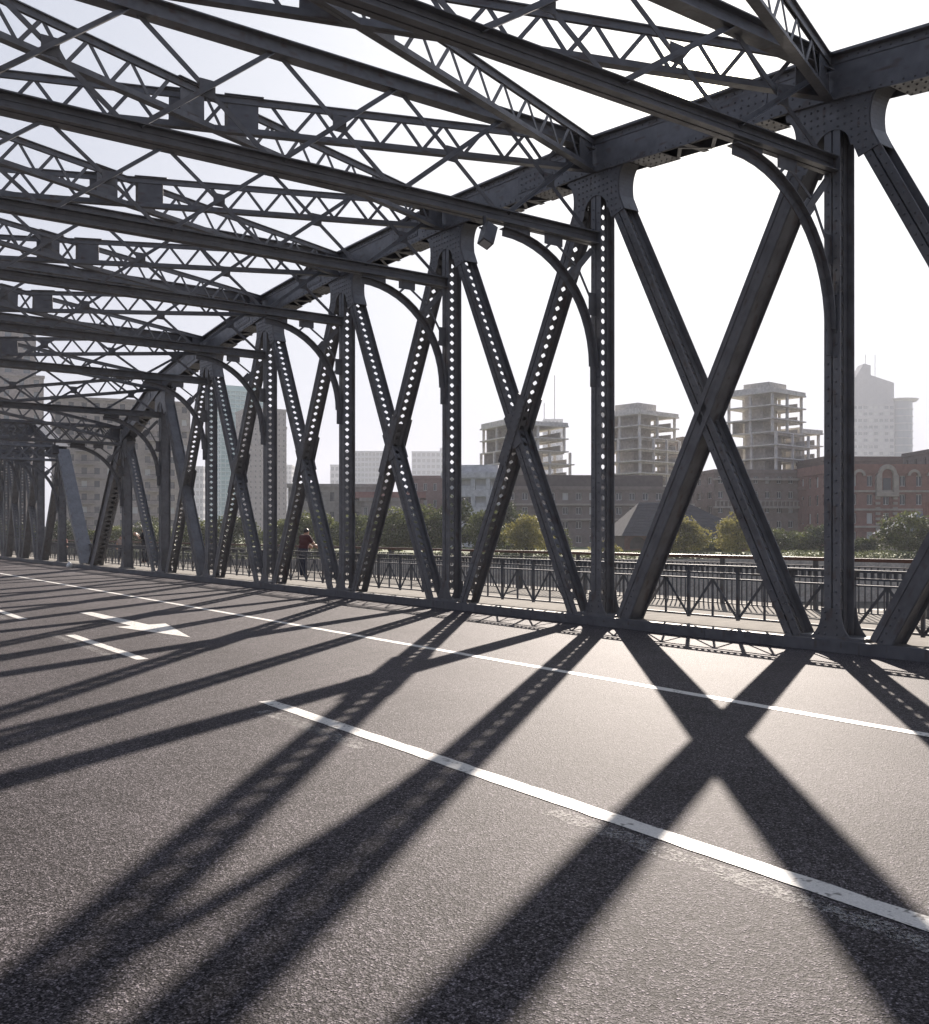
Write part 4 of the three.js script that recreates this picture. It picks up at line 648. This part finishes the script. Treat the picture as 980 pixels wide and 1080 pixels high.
// unfinished concrete frames
function skeleton(label, px, depth, yaw, base, cols, floorsSpec, fh, core) {
  const o = site('unfinished_tower', label, px, depth, yaw, base, 'tower', 'unfinished concrete towers'), m = wm(0.72, 0.7, 0.66), mc = wm(0.6, 0.57, 0.53); let y = 0;
  for (const [x0, x1, z0, z1, n] of floorsSpec) for (let i = 0; i < n; i++) {
    new Geo().rect(x0 - 0.7, x1 + 0.7, y - 0.24, y, z0 - 0.5, z1 + 0.7).mesh('floor_slab', m, o);
    new Geo().rect(x0, x1, y - 0.6, y - 0.245, z1 - 0.3, z1).mesh('beam', m, o); new Geo().rect(x1 - 0.3, x1, y - 0.6, y - 0.246, z0, z1 - 0.31).mesh('beam', m, o);
    const nx = Math.max(2, Math.round((x1 - x0) / 5) + 1), nz = Math.max(2, Math.round((z1 - z0) / 5.5) + 1);
    for (let a = 0; a < nx; a++) for (let b = 0; b < nz; b++) { if (a && a < nx - 1 && b && b < nz - 1) continue; const x = x0 + (x1 - x0) * a / (nx - 1), z = z0 + (z1 - z0) * b / (nz - 1); new Geo().rect(x - 0.22, x + 0.22, y, y + fh - 0.245, z - 0.22, z + 0.22).mesh('column', m, o); }
    new Geo().rect(x0 + (x1 - x0) * 0.24, x0 + (x1 - x0) * 0.74, y + 0.001, y + fh - 0.25, z0 + (z1 - z0) * 0.2, z0 + (z1 - z0) * 0.62).mesh('core_wall', mc, o);
    if (rnd() < 0.7) new Geo().rect(x0 + 0.4, x0 + (x1 - x0) * rr(0.35, 0.6), y + 0.002, y + fh - 0.25, z0 + 0.5, z0 + 0.7).mesh('partition', mc, o);
    if (rnd() < 0.8) new Geo().rect(x1 - 0.7, x1 - 0.5, y + 0.002, y + rr(0.9, 1.4), z0 + 0.5, z1 - 0.5).mesh('low_wall', mc, o);
    y += fh;
  }
  const [x0, x1, z0, z1] = floorsSpec[floorsSpec.length - 1]; new Geo().rect(x0 - 0.7, x1 + 0.7, y - 0.32, y, z0 - 0.5, z1 + 0.7).mesh('roof_slab', m, o); new Geo().rect(x0 - 0.6, x0 - 0.4, y, y + 0.9, z0, z1 + 0.6).mesh('parapet', m, o); new Geo().rect(x0 - 0.3, x1 + 0.6, y, y + 0.6, z1 + 0.4, z1 + 0.6).mesh('parapet', m, o);
  if (core) { const [a, b, h] = core; new Geo().rect(a, b, y, y + h, z0 + 2, z1 - 2).mesh('lift_house', mc, o); }
  return shade(o);
}
{
  const D = 205, k = D / FOC;
  skeleton('first unfinished concrete tower, wide and low, behind the crossed members', 553, D, 0.45, upTo(530, D), 0, [[-7.4, 7.6, -6, 6, 2], [-7, 7.4, -6, 6, 2], [-6.4, 6, -6, 6, 2]], 13.2 * k);
  skeleton('second unfinished concrete tower with a lift house right of the second laced post', 672, D, 0.72, upTo(513, D), 0, [[-6.5, 6.5, -5, 6, 2], [-6.5, 6.4, -5, 6, 2], [-5.5, 6, -5, 5, 2]], 12.2 * k, [-3.5, 2.5, 2.4]);
  skeleton('third unfinished concrete tower, tallest, stepped at its right edge', 806, D - 10, 0.72, upTo(513, D - 10), 0, [[-5.9, 6.6, -4.4, 6.2, 1], [-5.9, 5.8, -4.4, 6.2, 3], [-5.5, 4.9, -4.4, 5.2, 3]], 12.9 * k, [-3.5, 2.8, 2.2]);
  skeleton('narrow unfinished concrete stair frame beside the brown brick block', 840, D - 4, 0.55, BANK + 2, 0, [[-2.4, 3, -3, 3, 8]], 13 * k);
}
// brown blocks under the towers
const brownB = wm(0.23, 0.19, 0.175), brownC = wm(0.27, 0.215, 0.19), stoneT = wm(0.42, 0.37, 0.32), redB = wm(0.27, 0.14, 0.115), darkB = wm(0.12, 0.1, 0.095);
{ const D = 168, W = wpx(190, D), H = hgt(519, D), o = site('brown_block', 'long dark brown brick block with white framed windows between the laced posts', 622, D, 0.06); block(o, { w: W, d: 16, h: H, m: brownB, floors: 4, bays: 14, ww: 0.42, wh: 0.5, pick: pickMix(0.3, glassD, curtain), frame: true }); for (const y of [0.5, 0.76]) new Geo().rect(-W / 2 - 0.3, W / 2 + 0.3, H * y - 0.3, H * y, 8, 8.7).mesh('cornice', stoneT, o); new Geo().rect(-W / 2 + 2, W / 2 - 4, H + 0.6, H + 2.6, -7, 5).mesh('attic', darkB, o); shade(o);
  const o2 = site('brown_block', 'tall brown brick block under the third unfinished tower', 790, D + 4, 0.1), W2 = wpx(112, D), H2 = hgt(502, D + 4); block(o2, { w: W2, d: 16, h: H2, m: brownC, floors: 5, bays: 9, ww: 0.4, wh: 0.46, pick: pickMix(0.25), frame: true }); for (const y of [0.55, 0.93]) new Geo().rect(-W2 / 2 - 0.3, W2 / 2 + 0.3, H2 * y - 0.35, H2 * y, 8, 8.8).mesh('cornice', stoneT, o2); const bl = new Geo(); for (let x = -W2 / 2; x < W2 / 2; x += 0.7) bl.rect(x - 0.1, x + 0.1, H2 * 0.55, H2 * 0.55 + 0.8, 8.4, 8.6); bl.rect(-W2 / 2, W2 / 2, H2 * 0.55 + 0.801, H2 * 0.55 + 0.95, 8.35, 8.65); stuff(bl.mesh('balustrade', stoneT, o2)); shade(o2);
  const o3 = site('brown_block', 'narrow brown tower between the second unfinished tower and the crossed members', 716, 215, 0.3); block(o3, { w: wpx(18, 215), d: 10, h: hgt(466, 215), m: wm(0.24, 0.21, 0.19), floors: 8, bays: 2, ww: 0.4, wh: 0.4, frame: false }); shade(o3); }
// brick shed with grey hipped roof
{ const D = 130, W = wpx(128, D), o = site('brick_shed', 'low brick shed with a grey hipped roof and arched openings', 712, D, 0.05), H = hgt(565, D); const g = new Geo(), P = [[-5.2], [-1.6]];
  const sh = new THREE.Shape(); sh.moveTo(-W / 2, 0); sh.lineTo(W / 2, 0); sh.lineTo(W / 2, H); sh.lineTo(-W / 2, H); sh.closePath(); for (let i = 0; i < 5; i++) { const x = -W / 2 + W * (i + 0.5) / 5, h = new THREE.Path(); h.moveTo(x - 1, 0.3); h.lineTo(x + 1, 0.3); h.lineTo(x + 1, H * 0.45); h.absarc(x, H * 0.45, 1, 0, Math.PI, false); h.closePath(); sh.holes.push(h); }
  const fg = new THREE.ExtrudeGeometry(sh, { depth: 0.4, bevelEnabled: false, curveSegments: 8 }), fm = new THREE.Mesh(fg, wm(0.2, 0.11, 0.09)); fm.name = 'front_wall'; fm.position.z = 6; o.add(fm);
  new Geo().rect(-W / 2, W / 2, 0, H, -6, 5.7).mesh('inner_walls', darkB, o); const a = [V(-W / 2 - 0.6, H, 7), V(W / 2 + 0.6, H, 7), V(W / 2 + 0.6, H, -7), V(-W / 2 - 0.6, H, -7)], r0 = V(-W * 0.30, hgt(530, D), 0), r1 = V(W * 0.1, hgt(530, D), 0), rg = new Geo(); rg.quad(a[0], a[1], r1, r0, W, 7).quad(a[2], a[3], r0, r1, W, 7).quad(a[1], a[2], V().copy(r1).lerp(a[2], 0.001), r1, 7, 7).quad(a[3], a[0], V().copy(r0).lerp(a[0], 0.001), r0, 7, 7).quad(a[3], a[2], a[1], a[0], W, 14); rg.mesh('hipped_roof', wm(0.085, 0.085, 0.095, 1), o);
  const tl = new Geo(); for (let i = 1; i < 12; i++) { const t = i / 12; tl.box(V().copy(a[0]).lerp(r0, t).add(V(0, 0.03, 0)), V().copy(a[1]).lerp(r1, t).add(V(0, 0.03, 0)), ZU, 0.12, 0.05); } stuff(tl.mesh('tile_courses', wm(0.1, 0.1, 0.11), o)); shade(o); }
// ornate red brick building
{ const D = 160, k = D / FOC, W = wpx(118, D), H = hgt(502, D), o = site('red_brick_building', 'ornate red brick building with arched stone gable beside the thick post', 912, D, 0.04); block(o, { w: W, d: 15, h: H, m: redB, floors: 4, bays: 7, sideBays: 5, ww: 0.36, wh: 0.56, pick: pickMix(0.12), frame: true, parapet: 1.4 });
  for (const y of [0.27, 0.5, 0.745]) new Geo().rect(-W / 2 - 0.2, W / 2 + 0.2, H * y, H * y + 0.3, 7.5, 7.85).mesh('string_course', stoneT, o);
  const q = new Geo(); for (const x of [-W / 2, -W * 0.075, W * 0.075, W / 2]) for (let y = 0.3; y < H; y += 0.8) q.rect(x - 0.35, x + 0.35, y, y + 0.4, 7.4, 7.72); stuff(q.mesh('quoins', stoneT, o));
  for (const s of [-1, 1]) for (const j of [1.7, 2.9]) { const x = s * j * W / 7 / 1.0 * 0.98; const a = new THREE.Shape(); a.absarc(0, 0, 1.0, 0, Math.PI, false); a.absarc(0, 0, 0.6, Math.PI, 0, true); const m = new THREE.Mesh(new THREE.ExtrudeGeometry(a, { depth: 0.3, bevelEnabled: false, curveSegments: 10 }), stoneT); m.name = 'window_arch'; m.position.set(x, H * 0.965, 7.5); o.add(m); }
  const gs = new THREE.Shape(), gw = 1.7; gs.moveTo(-gw, 0); gs.lineTo(gw, 0); gs.lineTo(gw, 2.9); gs.quadraticCurveTo(gw * 0.97, 3.3, gw * 0.8, 3.5); gs.absarc(0, 3.5, gw * 0.8, 0, Math.PI, false); gs.quadraticCurveTo(-gw * 0.97, 3.3, -gw, 2.9); gs.closePath(); const hole = new THREE.Path(); hole.moveTo(-0.95, 0.6); hole.lineTo(-0.95, 3.3); hole.absarc(0, 3.3, 0.95, Math.PI, 0, true); hole.lineTo(0.95, 0.6); hole.closePath(); gs.holes.push(hole);
  const gm = new THREE.Mesh(new THREE.ExtrudeGeometry(gs, { depth: 0.5, bevelEnabled: true, bevelSize: 0.06, bevelThickness: 0.06, bevelSegments: 1, curveSegments: 14 }), stoneT); gm.name = 'stone_gable'; gm.position.set(0, H * 0.69, 7.55); o.add(gm);
  new Geo().rect(-1.25, 1.25, H * 0.69 + 0.4, H * 0.69 + 4.4, 7.2, 7.7).mesh('gable_back', redB, o); new Geo().rect(-0.6, 0.6, H * 0.69 + 0.9, H * 0.69 + 2.8, 7.71, 7.78).mesh('window', glassD, o);
  shade(o);
  const o2 = site('dark_brick_building', 'dark brick top storeys rising behind the red brick building', 918, D + 26, 0.02); block(o2, { w: wpx(132, D + 20), d: 14, h: hgt(489, D + 26), m: wm(0.15, 0.1, 0.09), floors: 5, bays: 10, ww: 0.3, wh: 0.5, pick: pickMix(0.4, glassD, frameW), frame: false, parapet: 0.8 }); for (const x of [-6, 2, 9]) new Geo().rect(x - 0.5, x + 0.5, hgt(489, D + 26), hgt(483, D + 26), -2, 0).mesh('chimney', darkB, o2); shade(o2);
  const o3 = site('dark_brick_building', 'dark narrow building at the right edge behind the trees', 985, D + 8, 0); block(o3, { w: wpx(40, D), d: 10, h: hgt(480, D + 8), m: wm(0.16, 0.15, 0.15), floors: 6, bays: 3, ww: 0.3, wh: 0.45, frame: false }); shade(o3);
  const o4 = site('hipped_roof_house', 'small house with blue grey pitched roof at the right edge', 985, 118, 0, BANK, 'house'); const Hh = hgt(563, 118), g = new Geo().rect(-5, 5, 0, Hh, -4, 4); g.mesh('wall', wm(0.45, 0.4, 0.34), o4); const b = [V(-5.6, Hh, 4.6), V(5.6, Hh, 4.6), V(5.6, Hh, -4.6), V(-5.6, Hh, -4.6)], rt = hgt(539, 118), rg = new Geo(); rg.quad(b[0], b[1], V(3, rt, 0), V(-2, rt, 0), 10, 5).quad(b[2], b[3], V(-2, rt, 0), V(3, rt, 0), 10, 5).quad(b[3], b[0], V(-2.001, rt, 0.001), V(-2, rt, 0), 5, 5).quad(b[1], b[2], V(3.001, rt, -0.001), V(3, rt, 0), 5, 5).quad(b[3], b[2], b[1], b[0], 10, 8); rg.mesh('roof', wm(0.2, 0.23, 0.28, 0.95), o4); new Geo().rect(-1.6, -0.6, rt - 1.2, rt + 1.0, 0.6, 1.6).mesh('chimney', redB, o4); shade(o4);
  const o5 = site('low_building', 'red brick wing left of the thick post', 852, D + 6, 0); block(o5, { w: wpx(26, D), d: 10, h: hgt(518, D + 6), m: wm(0.27, 0.15, 0.125), floors: 4, bays: 2, ww: 0.3, wh: 0.4, frame: false }); shade(o5);
}

renderer.render(scene, camera);
